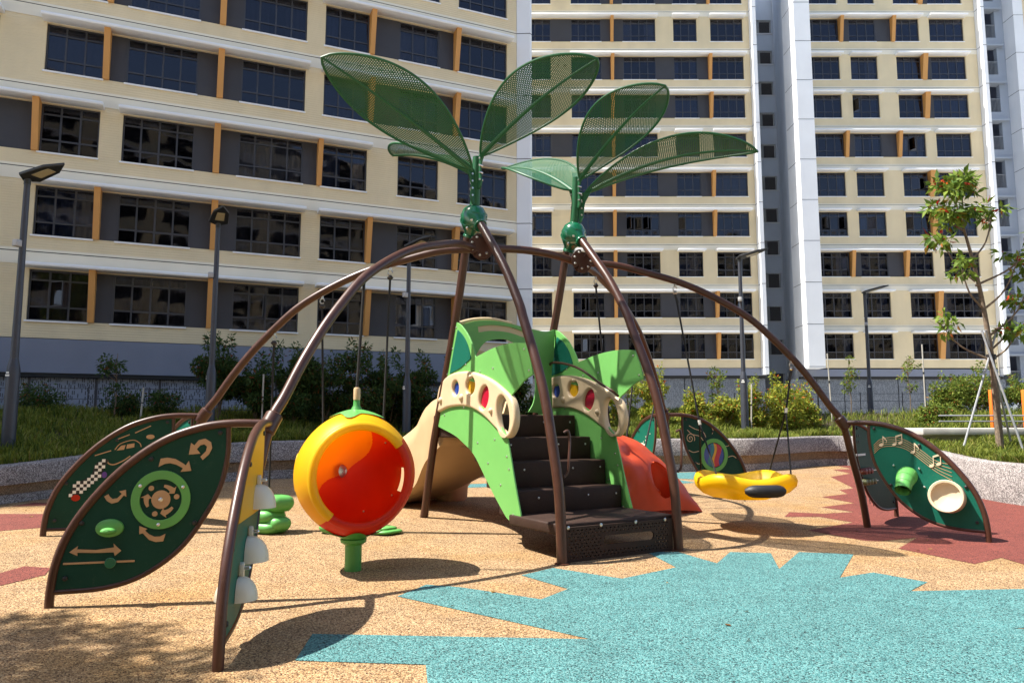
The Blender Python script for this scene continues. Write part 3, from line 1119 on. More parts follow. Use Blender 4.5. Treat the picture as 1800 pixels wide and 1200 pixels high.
class Facade:
    """One facade in local coordinates: x along it, y into the building, z up."""

    def __init__(s, root, x0, x1, z0, fh, sill, head, floors, ztop):
        s.root, s.x0, s.x1, s.z0, s.fh, s.sill, s.head = root, x0, x1, z0, fh, sill, head
        s.floors, s.ztop = floors, ztop
        s.n_panes = 0
        s.rest = MB()
        s.wall, s.band, s.joint = MB(), MB(), MB()

    def row(s, k, groups, rnd, pane_first=True):
        """groups: list of lists of items ('w',x0,x1,n) ('f',x0,x1) ('d',x0,x1)."""
        zb = s.z0 + s.fh * k
        zs, zh = zb + s.sill, zb + s.head
        # wall band below the sill, piers beside the openings
        s.wall.box(s.x0, s.x1, 0, .3, zb, zs)
        cur = s.x0
        for gr in groups:
            a, b = gr[0][1], gr[-1][2]
            if a - cur > .02:
                s.wall.box(cur, a, 0, .3, zs, zh)
            cur = b
            le = fillet(MB().box(a - .12, b + .12, -.55, .05, zh + .03, zh + .15).mesh('sun_ledge'), .012, 1)
            obj('sun_ledge', le, 'ledge_white', s.root)
            for it in gr:
                if it[0] == 'w':
                    s.window(k, it[1], it[2], it[3], zs, zh, rnd)
                elif it[0] == 'f':
                    x0, x1 = it[1], it[2]
                    f = MB().add([(x0, -.10, zs), (x1, -.10, zs), (x1, .2, zs), (x0, .2, zs),
                                  (x0, -.44, zh + .028), (x1, -.44, zh + .028), (x1, .2, zh + .028), (x0, .2, zh + .028)],
                                 [(0, 3, 2, 1), (4, 5, 6, 7), (0, 1, 5, 4), (1, 2, 6, 5), (2, 3, 7, 6), (3, 0, 4, 7)])
                    obj('fin', f, 'orange_fin', s.root)
                else:
                    obj('dark_panel', MB().box(it[1], it[2], .09, .16, zs, zh), 'dark_panel', s.root)
        if s.x1 - cur > .02:
            s.wall.box(cur, s.x1, 0, .3, zs, zh)
        # lintel band up to the next floor line, pale string course with a dark joint in it
        s.wall.box(s.x0, s.x1, 0, .3, zh, zb + s.fh)
        s.band.box(s.x0, s.x1 - .002, -.018, -.001, zh + .152, zb + s.fh - .016)
        s.band.box(s.x0, s.x1 - .002, -.018, -.001, zb + s.fh + .016, zb + s.fh + .10)
        s.joint.box(s.x0, s.x1 - .004, -.004, -.001, zb + s.fh - .015, zb + s.fh + .015)

    def window(s, k, x0, x1, n, zs, zh, rnd):
        w, h = x1 - x0, zh - zs
        wo = obj('window', frame_mesh(w, h, n), 'frame_metal', s.root)
        wo.location = (x0, .11, zs)
        sl_ = obj('sill', MB().box(-.05, w + .02, -.17, .02, -.055, -.002), 'ledge_white', wo)
        cw = w / n
        zz = [(.055, .276 * h - .028), (.276 * h + .028, .80 * h - .028), (.80 * h + .028, h - .055)]
        for i in range(n):
            for j, (za, zc) in enumerate(zz):
                px = cw * i + (.055 if i == 0 else .028)
                pw_ = cw * (i + 1) - (.055 if i == n - 1 else .028) - px
                ph = zc - za
                ang = 0
                if j == 1 and rnd.random() < .10:
                    ang = -R(rnd.uniform(25, 75))
                if s.n_panes < 300:
                    s.n_panes += 1
                    pm, sm = pane_mesh(pw_, ph)
                    p = obj('pane', pm, 'glass', wo)
                    p.location = (px, .035, za)
                    if ang:
                        p.rotation_euler = (0, 0, ang)
                        q = obj('sash', sm, 'frame_metal', wo)
                        q.location = (px, .035, za)
                        q.rotation_euler = (0, 0, ang)
                else:
                    s.rest.box(x0 + px, x0 + px + pw_, .141, .149, zs + za, zs + zc)
        r = rnd.random()
        if r < .62:
            m = rnd.choice(['curtain_blue', 'curtain_white', 'curtain_dark', 'curtain_blue'])
            if rnd.random() < .4:
                c = obj('curtain', curtain_mesh(w - .1, h - .1, int(rnd.random() * 5)), m, wo)
                c.location = (.05, .32, .05)
            else:
                for q in (0, 1):
                    if rnd.random() < .8:
                        cwid = w * rnd.uniform(.18, .42)
                        c = obj('curtain', curtain_mesh(cwid, h - .1, int(rnd.random() * 5)), m, wo)
                        c.location = (.05 if q == 0 else w - .05 - cwid, .32, .05)

    def finish(s, zlow, y_in=1.5, depth=12.0, left=None):
        zb = s.z0 + s.fh * s.floors
        s.wall.box(s.x0, s.x1, 0, .3, zb, s.ztop)
        s.wall.box(s.x0, s.x0 + .25, .3, left or depth, zlow, s.ztop)
        s.wall.box(s.x1 - .25, s.x1, .3, depth, zlow, s.ztop)
        xb = s.x0 + (.25 if left is None else 3.6)
        s.wall.box(xb, s.x1 - .25, depth - .3, depth, zlow, s.ztop)
        s.wall.box(xb, s.x1 - .25, .3, depth - .3, s.ztop - .3, s.ztop)
        obj('wall', s.wall, 'cream_wall', s.root)
        obj('string_course', s.band, 'string_white', s.root)
        obj('wall_joint', s.joint, 'joint_dark', s.root)
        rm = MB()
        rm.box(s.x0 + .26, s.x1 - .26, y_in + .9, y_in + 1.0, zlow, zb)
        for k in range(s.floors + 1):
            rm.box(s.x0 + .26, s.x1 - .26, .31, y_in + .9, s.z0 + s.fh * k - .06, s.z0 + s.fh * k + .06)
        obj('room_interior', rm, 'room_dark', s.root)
        if s.rest.v:
            obj('pane', s.rest, 'glass', s.root, kind='stuff')


# ---- left block
DL = Vector((.918, .397, 0)).normalized()
lb = thing('apartment_block', 'cream apartment block on the left, its facade turned away to the right', 'apartment block', (-16.74, 24.33, 0), math.atan2(DL.y, DL.x))
fl = Facade(lb, -26, 18.46, 4.36, 2.92, .59, 2.33, 8, 45)
Wl = {-4: (-24.5, -22.1, 4), -3: (-20.0, -17.6, 4), -2: (-15.5, -13.1, 4), -1: (-10.5, -8.1, 4), 0: (-3.3, -.88, 4), 1: (.5, 2.3, 3), 2: (3.02, 5.4, 4), 3: (6.93, 9.32, 4), 4: (10.03, 11.83, 3), 5: (13.1, 14.85, 3), 6: (15.7, 18.0, 4)}


def wl(i):
    return ('w',) + Wl[i]


far = [[wl(i)] for i in (-4, -3, -2, -1)]
LA = far + [[wl(0)], [wl(1), ('f', 2.3, 2.5), ('d', 2.5, 3.02), wl(2), ('d', 5.4, 6.08), ('f', 6.08, 6.30), ('d', 6.30, 6.93), wl(3)],
            [wl(4), ('f', 11.83, 12.03), ('d', 12.03, 13.1), wl(5), ('d', 14.85, 15.5), ('f', 15.5, 15.7), wl(6)]]
LB = far + [[wl(0), ('d', -.88, .3), ('f', .3, .5), wl(1)], [wl(2), ('d', 5.4, 6.06), ('f', 6.06, 6.28), ('d', 6.28, 6.93), wl(3), ('d', 9.32, 9.85), ('f', 9.85, 10.03), wl(4)], [wl(5)], [wl(6)]]
rnd = random.Random(5)
for k in range(8):
    fl.row(k, LB if k % 3 == 2 else LA, rnd)
fl.finish(-.3)
cf = MB().prism([(18.47, -.02), (19.0, -.28), (19.12, -.2), (19.12, 2.0), (18.47, 2.0)], 3.2, 45)
obj('shade_wing', MB().box(-62, -34.5, 0, 12, -.3, 77).box(-34.49, -26.01, 0, 12, -.3, 63).box(-26, -18, .4, 12, 45.01, 63), 'cream_wall', lb)  # unseen wing, its stepped heights shaped to throw shade over the left bed
obj('corner_fin', cf, 'fin_white', lb)
cj = MB()
for k in range(8):
    cj.prism([(18.468, -.024), (19.002, -.286), (19.126, -.202), (19.126, .5), (18.468, .5)], 4.36 + 2.92 * k - .015, 4.36 + 2.92 * k + .015)
obj('corner_joint', cj, 'joint_dark', lb, kind='stuff')
obj('podium_band', MB().box(-26, 18.46, -.03, .25, 3.19, 4.335), 'band_grey', lb)
obj('podium_soffit', MB().box(-26, 18.46, .0, .6, 3.05, 3.188), 'joint_dark', lb)
k = 0
x = -25.0
while x < 18.2:
    obj('screen_panel', MB().box(x, x + 1.9, .16, .2, -.2, 3.04), 'slot_screen', lb)
    obj('screen_post', MB().box(x + 1.9, x + 1.98, .12, .2, -.2, 3.04), 'frame_metal', lb)
    x += 1.98
obj('podium_wall', MB().box(-26, 18.4, .7, 1.0, -.3, 3.04), 'dark_panel', lb)

# ---- middle tower
YC = 53.5
mb_ = thing('apartment_tower', 'cream apartment tower in the middle behind the playground', 'apartment tower', (0, YC, 0))
fm = Facade(mb_, -9, 18.08, 5.50, 3.03, .65, 2.50, 12, 52)
Wm = [(1.15, 2.95, 3), (4.5, 6.8, 4), (8.45, 10.95, 4), (12.3, 14.1, 3), (15.13, 17.6, 4)]


def wm(i):
    return ('w',) + Wm[i]


wx = ('w', -2.2, .1, 4)
wy = ('w', -6.0, -3.6, 4)
MA = [[wy], [wx], [wm(0)], [wm(1), ('d', 6.8, 7.5), ('f', 7.5, 7.72), ('d', 7.72, 8.45), wm(2), ('d', 10.95, 12.3), wm(3), ('d', 14.1, 14.9), ('f', 14.9, 15.13), wm(4)]]
MB_ = [[wy], [wx], [wm(0), ('d', 2.95, 4.5), wm(1), ('d', 6.8, 7.5), ('f', 7.5, 7.72), ('d', 7.72, 8.45), wm(2)], [wm(3)], [wm(4)]]
rnd = random.Random(9)
for k in range(12):
    fm.row(k, MB_ if k % 3 == 2 else MA, rnd)
fm.finish(-.3)
obj('edge_fin', MB().box(18.09, 18.38, -.75, 12, 5.0, 52), 'fin_white', mb_)
ej = MB()
for k in range(10):
    ej.box(18.085, 18.385, -.755, 3, 5.5 + 3.03 * k - .015, 5.5 + 3.03 * k + .015)
obj('fin_joint', ej, 'joint_dark', mb_, kind='stuff')
obj('podium_band', MB().box(-9, 18.4, -.04, .25, 4.95, 5.47), 'band_grey', mb_)
obj('podium_soffit', MB().box(-9, 18.4, 0, .6, 4.75, 4.948), 'joint_dark', mb_)
for i in range(14):
    obj('screen_panel', MB().box(-9 + 1.96 * i, -9 + 1.96 * i + 1.9, .16, .2, -.2, 4.74), 'slot_screen_dark', mb_)
obj('podium_wall', MB().box(-9, 18.4, .7, 1.0, -.3, 4.74), 'dark_panel', mb_)

# ---- right tower
rb = thing('apartment_tower', 'cream apartment tower on the right between two grey stair cores', 'apartment tower', (0, YC, 0))
ft = Facade(rb, 22.2, 35.35, 5.50, 3.03, .65, 2.50, 12, 44)
A1, A2, A3, A4 = ('w', 22.35, 24.88, 4), ('w', 25.72, 27.75, 3), ('w', 29.2, 31.06, 3), ('w', 31.85, 34.46, 4)
RA = [[A1], [A2], [A3, ('f', 31.06, 31.42), ('d', 31.42, 31.85), A4]]
RB = [[A1, ('f', 24.95, 25.2), ('d', 25.2, 25.72), A2, ('d', 27.75, 28.9), ('f', 28.9, 29.16), A3], [A4]]
rnd = random.Random(13)
for k in range(12):
    ft.row(k, RB if k % 3 == 2 else RA, rnd)
ft.finish(-.3, left=1.4)
obj('edge_fin', MB().box(35.36, 35.62, -.75, 12, 5.0, 44), 'fin_white', rb)
obj('corner_column', MB().box(21.0, 22.19, -1.35, 1.0, 5.4, 44), 'fin_white', rb)
ej = MB()
for k in range(10):
    ej.box(20.996, 22.194, -1.354, .9, 5.5 + 3.03 * k - .015, 5.5 + 3.03 * k + .015)
    ej.box(35.355, 35.625, -.755, 3, 5.5 + 3.03 * k - .016, 5.5 + 3.03 * k + .016)
obj('fin_joint', ej, 'joint_dark', rb, kind='stuff')
obj('side_wall', MB().prism([(21.05, 1.01), (22.19, 1.01), (26.0, 12.3), (24.5, 12.3)], -.3, 44), 'core_grey', rb)
obj('podium_band', MB().box(21.0, 35.6, -.04, .25, 4.88, 5.40), 'band_grey', rb)
obj('podium_soffit', MB().box(21.0, 35.6, 0, .6, 4.7, 4.878), 'joint_dark', rb)
for i in range(8):
    obj('screen_panel', MB().box(20.2 + 1.96 * i, 20.2 + 1.96 * i + 1.9, .16, .2, -.2, 4.69), 'slot_screen_dark', rb)
obj('podium_wall', MB().box(20.2, 35.6, .7, 1.0, -.3, 4.69), 'dark_panel', rb)

# ---- grey core between the towers
cr = thing('stair_core', 'blue grey recessed stair core with barred openings between the two towers', 'stair core', (21, YC + 12.5, 0))
cw_ = MB()
cf_h = 3.03
zprev = -.3
for k in range(12):
    zo = 4.6 + cf_h * k
    cw_.box(-4, 6, 0, .4, zprev, zo)
    cw_.box(-4, 1.45, 0, .4, zo, zo + 1.35)
    cw_.box(3.4, 6, 0, .4, zo, zo + 1.35)
    zprev = zo + 1.35
    obj('slab_edge', MB().box(1.25, 3.45, -.12, .05, zo - .10, zo - .012), 'ledge_white', cr)
    obj('side_panel', MB().box(1.45, 2.3, .12, .2, zo, zo + 1.35), 'concrete', cr)
    gr_ = MB()
    for q in range(11):
        gr_.box(2.34 + q * .1, 2.37 + q * .1, .10, .13, zo, zo + 1.35)
    obj('grille', gr_, 'frame_metal', cr)
cw_.box(-4, 6, 0, .4, zprev, 44)
obj('wall', cw_, 'core_grey', cr)
obj('core_interior', MB().box(-4, 6, 2.2, 2.4, -.3, 44), 'room_dark', cr)

# ---- grey core at the right edge
cr2 = thing('stair_core', 'pale grey stair core with railed landings at the right edge', 'stair core', (35.63, YC + 1.6, 0))
w2 = MB()
zprev = -.3
for k in range(12):
    zo = 4.3 + cf_h * k
    w2.box(0, 3.0, 0, .4, zprev, zo)
    w2.box(0, .55, 0, .4, zo, zo + 2.2)
    w2.box(2.35, 3.0, 0, .4, zo, zo + 2.2)
    zprev = zo + 2.2
    obj('landing_slab', MB().box(.4, 2.75, -.35, .02, zo + 2.21, zo + 2.34), 'core_shaded', cr2)
    rl = MB()
    rl.box(.55, 2.35, .06, .10, zo + 1.05, zo + 1.1)
    for q in range(18):
        rl.box(.57 + q * .1, .595 + q * .1, .06, .085, zo, zo + 1.05)
    obj('railing', rl, 'galvanised', cr2)
w2.box(0, 3.0, 0, .4, zprev, 44)
obj('wall', w2, 'core_shaded', cr2)
obj('core_interior', MB().box(-.25, 6.0, 2.4, 2.6, -.3, 44).box(3.0, 3.2, .61, 2.39, -.3, 44), 'band_grey', cr2)
obj('corner_column', MB().box(3.01, 3.75, -1.2, .6, -.3, 44), 'fin_white', cr2)
cj = MB()
for k in range(12):
    cj.box(3.005, 3.755, -1.205, .5, 5.5 + 3.03 * k - .015, 5.5 + 3.03 * k + .015)
obj('column_joint', cj, 'joint_dark', cr2, kind='stuff')
obj('outer_wall', MB().box(3.76, 9, -.9, .6, -.3, 44), 'cream_wall', cr2)
stw = MB()
for q in range(2):
    stw.tube([(.2, -1.2, 3.2 + q * .5), (3.4, -1.2, 5.6 + q * .5)], .05, 8)
obj('stair_rail', stw, 'galvanised', cr2)
obj('stair_flight', MB().add([(.2, -1.3, 2.1), (3.4, -1.3, 4.5), (3.4, -1.3, 4.8), (.2, -1.3, 2.4), (.2, -.2, 2.1), (3.4, -.2, 4.5), (3.4, -.2, 4.8), (.2, -.2, 2.4)],
    [(0, 1, 2, 3), (7, 6, 5, 4), (0, 4, 5, 1), (3, 2, 6, 7), (1, 5, 6, 2), (0, 3, 7, 4)]), 'core_grey', cr2)

# ---- block across the playground, seen only as reflections in the window glass
ob_ = thing('facing_block', 'cream apartment block across the playground, mirrored in the window glass', 'apartment block', (0, -30, 0))
bw, bl, bz = MB(), MB(), MB()
for k in range(11):
    z = 4.5 + 2.95 * k
    bw.box(-60, 115, -.3, 0, z, z + 1.1)
    for q in range(26):
        x = -60 + q * 6.7
        bw.box(x, x + 1.6, -.3, 0, z + 1.1, z + 2.95)
        bz.box(x + 1.6, x + 6.5, -.5, -.4, z + 1.1, z + 2.95)
    bl.box(-60, 115, .01, .5, z + 2.75, z + 2.9)
obj('wall', bw, 'cream_wall', ob_)
obj('ledge', bl, 'ledge_white', ob_)
obj('window_strip', bz, 'room_dark', ob_)
obj('backing', MB().box(-60, 115, -12, -.6, -.3, 37), 'band_grey', ob_)


# ------------------------------------------------------------------ lamp posts
def lamp_proto():
    t = thing('lamp_post', '', 'lamp post', (0, 0, 0), group='dark grey lamp posts around the playground')
    obj('base_sleeve', MB().lathe([(.125, -.1), (.118, 1.55), (.112, 1.60), (.075, 1.78)], 20).mesh('base_sleeve', True), 'lamp_metal', t)
    obj('pole', MB().lathe([(.074, 1.781), (.058, 5.55), (.05, 5.56)], 18).mesh('pole', True), 'lamp_metal', t)
    obj('sticker', MB().box(-.05, .05, -.126, -.121, 1.42, 1.46).box(-.035, .035, -.126, -.121, 1.48, 1.51), 'white_paint', t)
    # kite-shaped luminaire, tilted up towards its tip
    M = Matrix.Translation((0, 0, 5.52)) @ Matrix.Rotation(-R(13), 4, 'Y')
    hd_ = plate([(-.12, 0), (.05, -.24), (.62, -.19), (.95, 0), (.62, .19), (.05, .24)], (), .06, .012, 'lamp_head', M)
    h = obj('lamp_head', hd_, 'lamp_head', t)
    obj('led_panel', plate([(.22, -.11), (.62, -.09), (.62, .09), (.22, .11)], (), .012, 0, 'led', M @ Matrix.Translation((0, 0, -.037))), 'led_lens', h)
    obj('head_collar', MB().lathe([(.065, 5.38), (.065, 5.50), (.03, 5.53)], 14).mesh('c', True), 'lamp_head', t)
    sb = obj('sensor_box', fillet(MB().box(-.06, .06, -.19, -.06, 4.05, 4.19).mesh('s'), .015), 'grey_plastic', t)
    return t


lp = lamp_proto()
spots = [(-9.86, 14.6, 1.02, 5.50, R(-16), 'lamp post at the left edge in front of the slotted screen, its head pointing right'),
         (-7.73, 19.0, 1.2, 5.6, R(-62), 'lamp post behind the long left arch, its head pointing forward'),
         (-3.05, 21.5, 1.03, 5.70, R(-40), 'lamp post behind the orange spinner, in front of the hedge'),
         (7.52, 24.0, 1.38, 5.62, R(-28), 'lamp post behind the yellow swing, among bright shrubs'),
         (14.98, 31.0, 1.6, 5.5, R(-30), 'thinnest lamp post on the right, in front of the right tower')]
for i, (x, y, z, h, rot, lab) in enumerate(spots):
    o = lp if i == 0 else copy_thing(lp, (0, 0, 0))
    o.location = (x, y, z)
    o.rotation_euler = (0, 0, rot)
    o['label'] = lab
    o.scale = (1, 1, (h - .08) / 5.5)

# ------------------------------------------------------------------ the play structure
PR = Vector((1.25, 9.8, 0))
PS = thing('play_structure', 'plant shaped climbing structure of brown arches with green mesh leaves, leaf panels, stairs and slide', 'play structure', PR, world=True)


def sm(mb, name='part', angle=40):
    return mb.mesh(name, True, angle)


def frame2(org, xd, yd):
    """Matrix that maps plate x, y, z to xd, yd and their normal at org."""
    xd = Vector(xd).normalized()
    yd = Vector(yd).normalized()
    zd = xd.cross(yd)
    m = Matrix.Identity(4)
    for i in range(3):
        m[i][0], m[i][1], m[i][2], m[i][3] = xd[i], yd[i], zd[i], org[i]
    return m


UPV = Vector((0, 0, 1))
FRONT = smooth_path([(0, -.05), (.05, .71), (.16, 1.21), (.31, 1.75), (.49, 2.19), (.78, 2.75), (.88, 2.95), (1.2, 3.42), (1.52, 3.79), (1.90, 4.20), (1.98, 4.28)], 5)
REAR = smooth_path([(3.60, -.05), (3.54, .26), (3.26, 1.24), (2.97, 1.95), (2.65, 2.8), (2.45, 3.4), (2.30, 3.9), (2.20, 4.2)], 5)
for a in (0.0, 1.68):
    obj('front_leg', sm(MB().tube([Wp(a, b, z) for b, z in FRONT], .058, 16)), 'brown_pipe', PS)
    obj('rear_leg', sm(MB().tube([Wp(a, b, z + (.10 if z < .1 else 0)) for b, z in REAR], .058, 16)), 'brown_pipe', PS)
    obj('foot_plate', sm(MB().lathe([(.085, 0), (.085, .012), (.06, .016)], 18, Matrix.Translation(Wp(a, 0, .002)))), 'brown_pipe', PS)
    # bent grab handle on the right of each front leg
    hp = [(.06, .09, .92), (.06, .13, .93), (.05, .18, .98), (.05, .2, 1.1), (.09, .28, 1.3), (.1, .28, 1.38), (.1, .24, 1.42), (.12, .17, 1.40)]
    obj('grab_handle', sm(MB().tube(smooth_path([Wp(a + q[1] * .55 + .02, q[0], q[2]) for q in hp], 4), .015, 8)), 'brown_pipe', PS)
# beam that ties the two crowns together
BEAM = smooth_path([Wp(-.05, 1.95, 3.83), Wp(.36, 1.95, 3.89), Wp(.83, 1.95, 3.92), Wp(1.3, 1.95, 3.90), Wp(1.73, 1.95, 3.83)], 6)
obj('top_beam', sm(MB().tube(BEAM, .055, 14)), 'brown_pipe', PS)

HUBS = [('near_left', Wp(0, 1.95), Vector((-2.14, 6.58, 0)), 1.50, Vector((-2.27, 6.10, 0))),
        ('far_left', Wp(0, 1.95), Vector((-4.08, 9.83, 0)), 1.60, Vector((-4.6, 9.95, 0.1))),
        ('near_right', Wp(1.68, 1.95), Vector((4.74, 10.67, 0)), 1.51, Vector((5.16, 10.95, 0))),
        ('far_right', Wp(1.68, 1.95), Vector((2.88, 13.98, 0)), 1.66, Vector((3.1, 14.4, .12)))]
ARC = [(0, 3.84), (.5, 3.81), (1.0, 3.68), (1.45, 3.54), (1.9, 3.33), (2.38, 3.03), (2.73, 2.70), (3.01, 2.39), (3.26, 2.06), (3.47, 1.74), (3.635, 1.5)]
ARCP = {}
for nm, A, J, zh, F in HUBS:
    d = (J - A)
    Lr = d.length / 3.635
    d.normalize()
    pts = []
    for t, z in ARC:
        k = t / 3.635
        pts.append(A + d * (t * Lr) + Vector((0, 0, z + (zh - 1.5) * k * k)))
    dr = (F - J)
    pts += [J + dr * .35 + UPV * (zh * .70), J + dr * .75 + UPV * (zh * .34), F + UPV * -.05]
    ARCP[nm] = smooth_path(pts, 5)
    obj('arch', sm(MB().tube(ARCP[nm], .050, 16)), 'brown_pipe', PS)
    tt = (Vector(pts[10]) - Vector(pts[9])).normalized()
    Jz = J + UPV * zh
    hb = MB().tube([Jz - tt * .10, Jz - tt * .085, Jz + tt * .085, Jz + tt * .10], [.062, .078, .078, .062], 18)
    obj('hub_collar', sm(hb), 'brown_pipe', PS)


def arc_at(nm, t):
    """Point on an arch at horizontal distance t from its crown (underside)."""
    for (n2, A, J, zh, F) in HUBS:
        if n2 == nm:
            best = min(ARCP[nm], key=lambda p: abs(math.hypot(p[0] - A.x, p[1] - A.y) - t))
            return Vector(best)


# crowns: clamp plates, green dome, stem
for a in (0.0, 1.68):
    s_ = -1 if a == 0 else 1
    xd_ = Vector((1, .22, 0)).normalized()
    pc = Wp(a, 1.90, 3.855) + Vector((.02, -.075, 0))
    wedge = [(.165 * math.cos(t), .165 * math.sin(t)) for t in np.linspace(R(-118), R(62), 16)] + [(.02, .05)] + [(.165 * math.cos(t), .165 * math.sin(t)) for t in np.linspace(R(100), R(225), 12)] + [(-.03, -.06)]
    cp = obj('clamp_plate', plate(wedge, (), .014, .003, 'plate', frame2(pc, xd_, UPV)), 'brown_pipe', PS)
    obj('clamp_plate', plate(ell(0, 0, .15, .16, 20), (), .014, .003, 'plate', frame2(pc + Vector((.01, .15, 0)), xd_, UPV)), 'brown_pipe', PS)
    bo = MB()
    for an in (-95, -50, -5, 40, 115, 160, 205):
        M = frame2(pc + xd_ * (.125 * math.cos(R(an))) + UPV * (.125 * math.sin(R(an))), xd_, UPV)
        bo.lathe([(.017, 0), (.017, .014), (.010, .022)], 8, M @ Matrix.Translation((0, 0, .007)))
    obj('bolt', bo, 'steel', cp, kind='stuff')
    D = MB()
    c0 = Wp(a, 2.07, 4.30)
    prof = [(0.002, .185), (.09, .17), (.16, .10), (.185, .0), (.165, -.09), (.12, -.16), (.088, -.20), (.075, -.235), (.088, -.245), (.088, -.27)]
    ax = (Wp(0, 2.06, 4.36) - Wp(0, 2.20, 4.1)).normalized()
    q = UPV.rotation_difference(ax).to_matrix().to_4x4()
    D.lathe(prof[::-1], 28, Matrix.Translation(c0) @ q)
    ax2 = (c0 - Wp(a, 1.78, 4.07)).normalized()
    q2 = UPV.rotation_difference(ax2).to_matrix().to_4x4()
    D.lathe([(.088, -.26), (.088, -.235), (.078, -.22), (.11, -.16), (.165, -.09), (.185, 0)], 28, Matrix.Translation(c0) @ q2)
    dh = obj('dome_hub', sm(D), 'hub_green', PS)
    obj('seam', sm(MB().tube([c0 + (q2 @ Vector((.187 * math.cos(t), 0, .187 * math.sin(t)))) for t in np.linspace(-.6, 3.7, 30)], .006, 6)), 'hub_green', dh)
    bo = MB()
    for vv in ((.10, -.14, -.07), (-.10, -.14, -.07), (.12, -.02, -.16), (-.12, -.05, -.16)):
        bo.lathe([(.018, .0), (.018, .03), (.0, .036)], 8, Matrix.Translation(c0 + U3 * vv[0] + V3 * vv[1] + UPV * vv[2]) @ UPV.rotation_difference(U3 * vv[0] + V3 * vv[1] + UPV * vv[2]).to_matrix().to_4x4())
    obj('dome_bolt', bo, 'steel', dh, kind='stuff')
    obj('leaf_stem', sm(MB().tube([Wp(a, 2.04, 4.45), Wp(a, 2.0, 4.8), Wp(a, 1.99, 5.14)], [.068, .06, .055], 16)), 'leaf_metal', PS)


# ---- big perforated mesh leaves
def mesh_leaf(base, az, L, zt, wid, bow, roll, camber=.10, label=None, peak=.55, n_t=92, n_w=32):
    d = Vector((math.cos(az), math.sin(az), 0))
    sd0 = Vector((-d.y, d.x, 0))
    B = Vector(base)

    def cen(t):
        return B + d * (L * t) + UPV * ((zt - B.z) * t + bow * 4 * t * (1 - t))

    def width(t):
        # blunt near the base, pointed at the tip
        e = math.log(.5) / math.log(peak)
        return wid * .5 * (math.sin(math.pi * (t ** e)) ** .72 if 0 < t < 1 else 0)

    def pos(t, v):
        c = cen(t)
        tg = (cen(min(1, t + .01)) - cen(max(0, t - .01))).normalized()
        sd = (sd0 - tg * sd0.dot(tg)).normalized()
        nn = tg.cross(sd)
        rl = roll
        sd, nn = sd * math.cos(rl) + nn * math.sin(rl), nn * math.cos(rl) - sd * math.sin(rl)
        w = width(t)
        return c + sd * (v * w) + nn * (camber * wid * (abs(v) ** 1.6) * (w / (wid * .5 + 1e-6)))
    V, F = [], []
    hs = .50
    for i in range(n_t):
        t0, t1 = .012 + .976 * i / n_t, .012 + .976 * (i + 1) / n_t
        for j in range(n_w):
            sh = (.5 if i % 2 else 0)
            v0, v1 = -1 + 2 * (j + sh) / (n_w + .5), -1 + 2 * (j + 1 + sh) / (n_w + .5)
            if sh and j == 0:
                v0 = -1
            if not sh and j == n_w - 1:
                v1 = 1
            c = [pos(t0, v0), pos(t0, v1), pos(t1, v1), pos(t1, v0)]
            m_ = (c[0] + c[1] + c[2] + c[3]) / 4
            k = len(V)
            V += c + [m_ + (q - m_) * hs for q in c]
            F += [(k, k + 1, k + 5, k + 4), (k + 1, k + 2, k + 6, k + 5), (k + 2, k + 3, k + 7, k + 6), (k + 3, k, k + 4, k + 7)]
    lf = obj('mesh_leaf', mesh_np('mesh_leaf', V, F), 'leaf_metal', PS)
    if label:
        lf['label'] = label
    ts = [k / 40 for k in range(41)]
    rim = [pos(t, 1) for t in ts] + [pos(t, -1) for t in ts[::-1][1:-1]]
    obj('rim', sm(MB().tube(rim, .017, 8, closed=True)), 'leaf_metal', lf)
    obj('midrib', sm(MB().tube([pos(t, 0) for t in ts], [.032 - .02 * t for t in ts], 8)), 'leaf_metal', lf)
    return lf


A0, B0 = Wp(0, 1.99), Wp(1.68, 1.97)


def bracket(a, az, z0, z1, out):
    """Folded gusset that carries a leaf on the stem."""
    p0 = Wp(a, 1.99, 0)
    d = Vector((math.cos(az), math.sin(az), 0))
    prof = smooth_path([(.04, z0 - .22), (.10, z0 - .16), (out * .6, z0 + .06), (out, z1 - .02), (out + .02, z1 + .05), (out * .55, z1 - .02), (.05, z0 + .22)], 4, True)
    br = obj('leaf_bracket', plate(prof, (), .03, .004, 'b', frame2(p0, d, UPV)), 'leaf_metal', PS)
    bo = MB()
    for q in range(4):
        z = z0 - .12 + .1 * q
        bo.lathe([(.014, -.03), (.014, .03)], 8, frame2(p0 + d * .085 + UPV * z, d, UPV))
    obj('bolt', bo, 'steel', br, kind='stuff')


mesh_leaf(A0 + Vector((-.06, -.06, 4.93)), R(218), 2.20, 5.85, 1.02, .05, R(18), label='largest mesh leaf, reaching up to the left')
mesh_leaf(A0 + Vector((.06, -.08, 5.12)), R(316), 2.00, 5.80, .98, .10, R(-12), label='mesh leaf reaching up to the right of the left stem')
mesh_leaf(A0 + Vector((-.06, .06, 4.92)), R(138), 1.75, 5.62, .95, .10, R(-4), label='mesh leaf at the back of the left stem, half hidden')
mesh_leaf(B0 + Vector((.04, -.08, 5.08)), R(305), 1.72, 5.86, 1.02, .10, R(-8), label='upright mesh leaf in the middle of the right stem')
mesh_leaf(B0 + Vector((.10, .02, 4.88)), R(346), 2.48, 5.32, .95, .22, R(-6), label='long mesh leaf arching out to the right')
mesh_leaf(B0 + Vector((-.06, .04, 4.95)), R(130), 1.62, 5.72, .90, .14, R(-24), label='sunlit mesh leaf pointing left from the right stem', peak=.42)
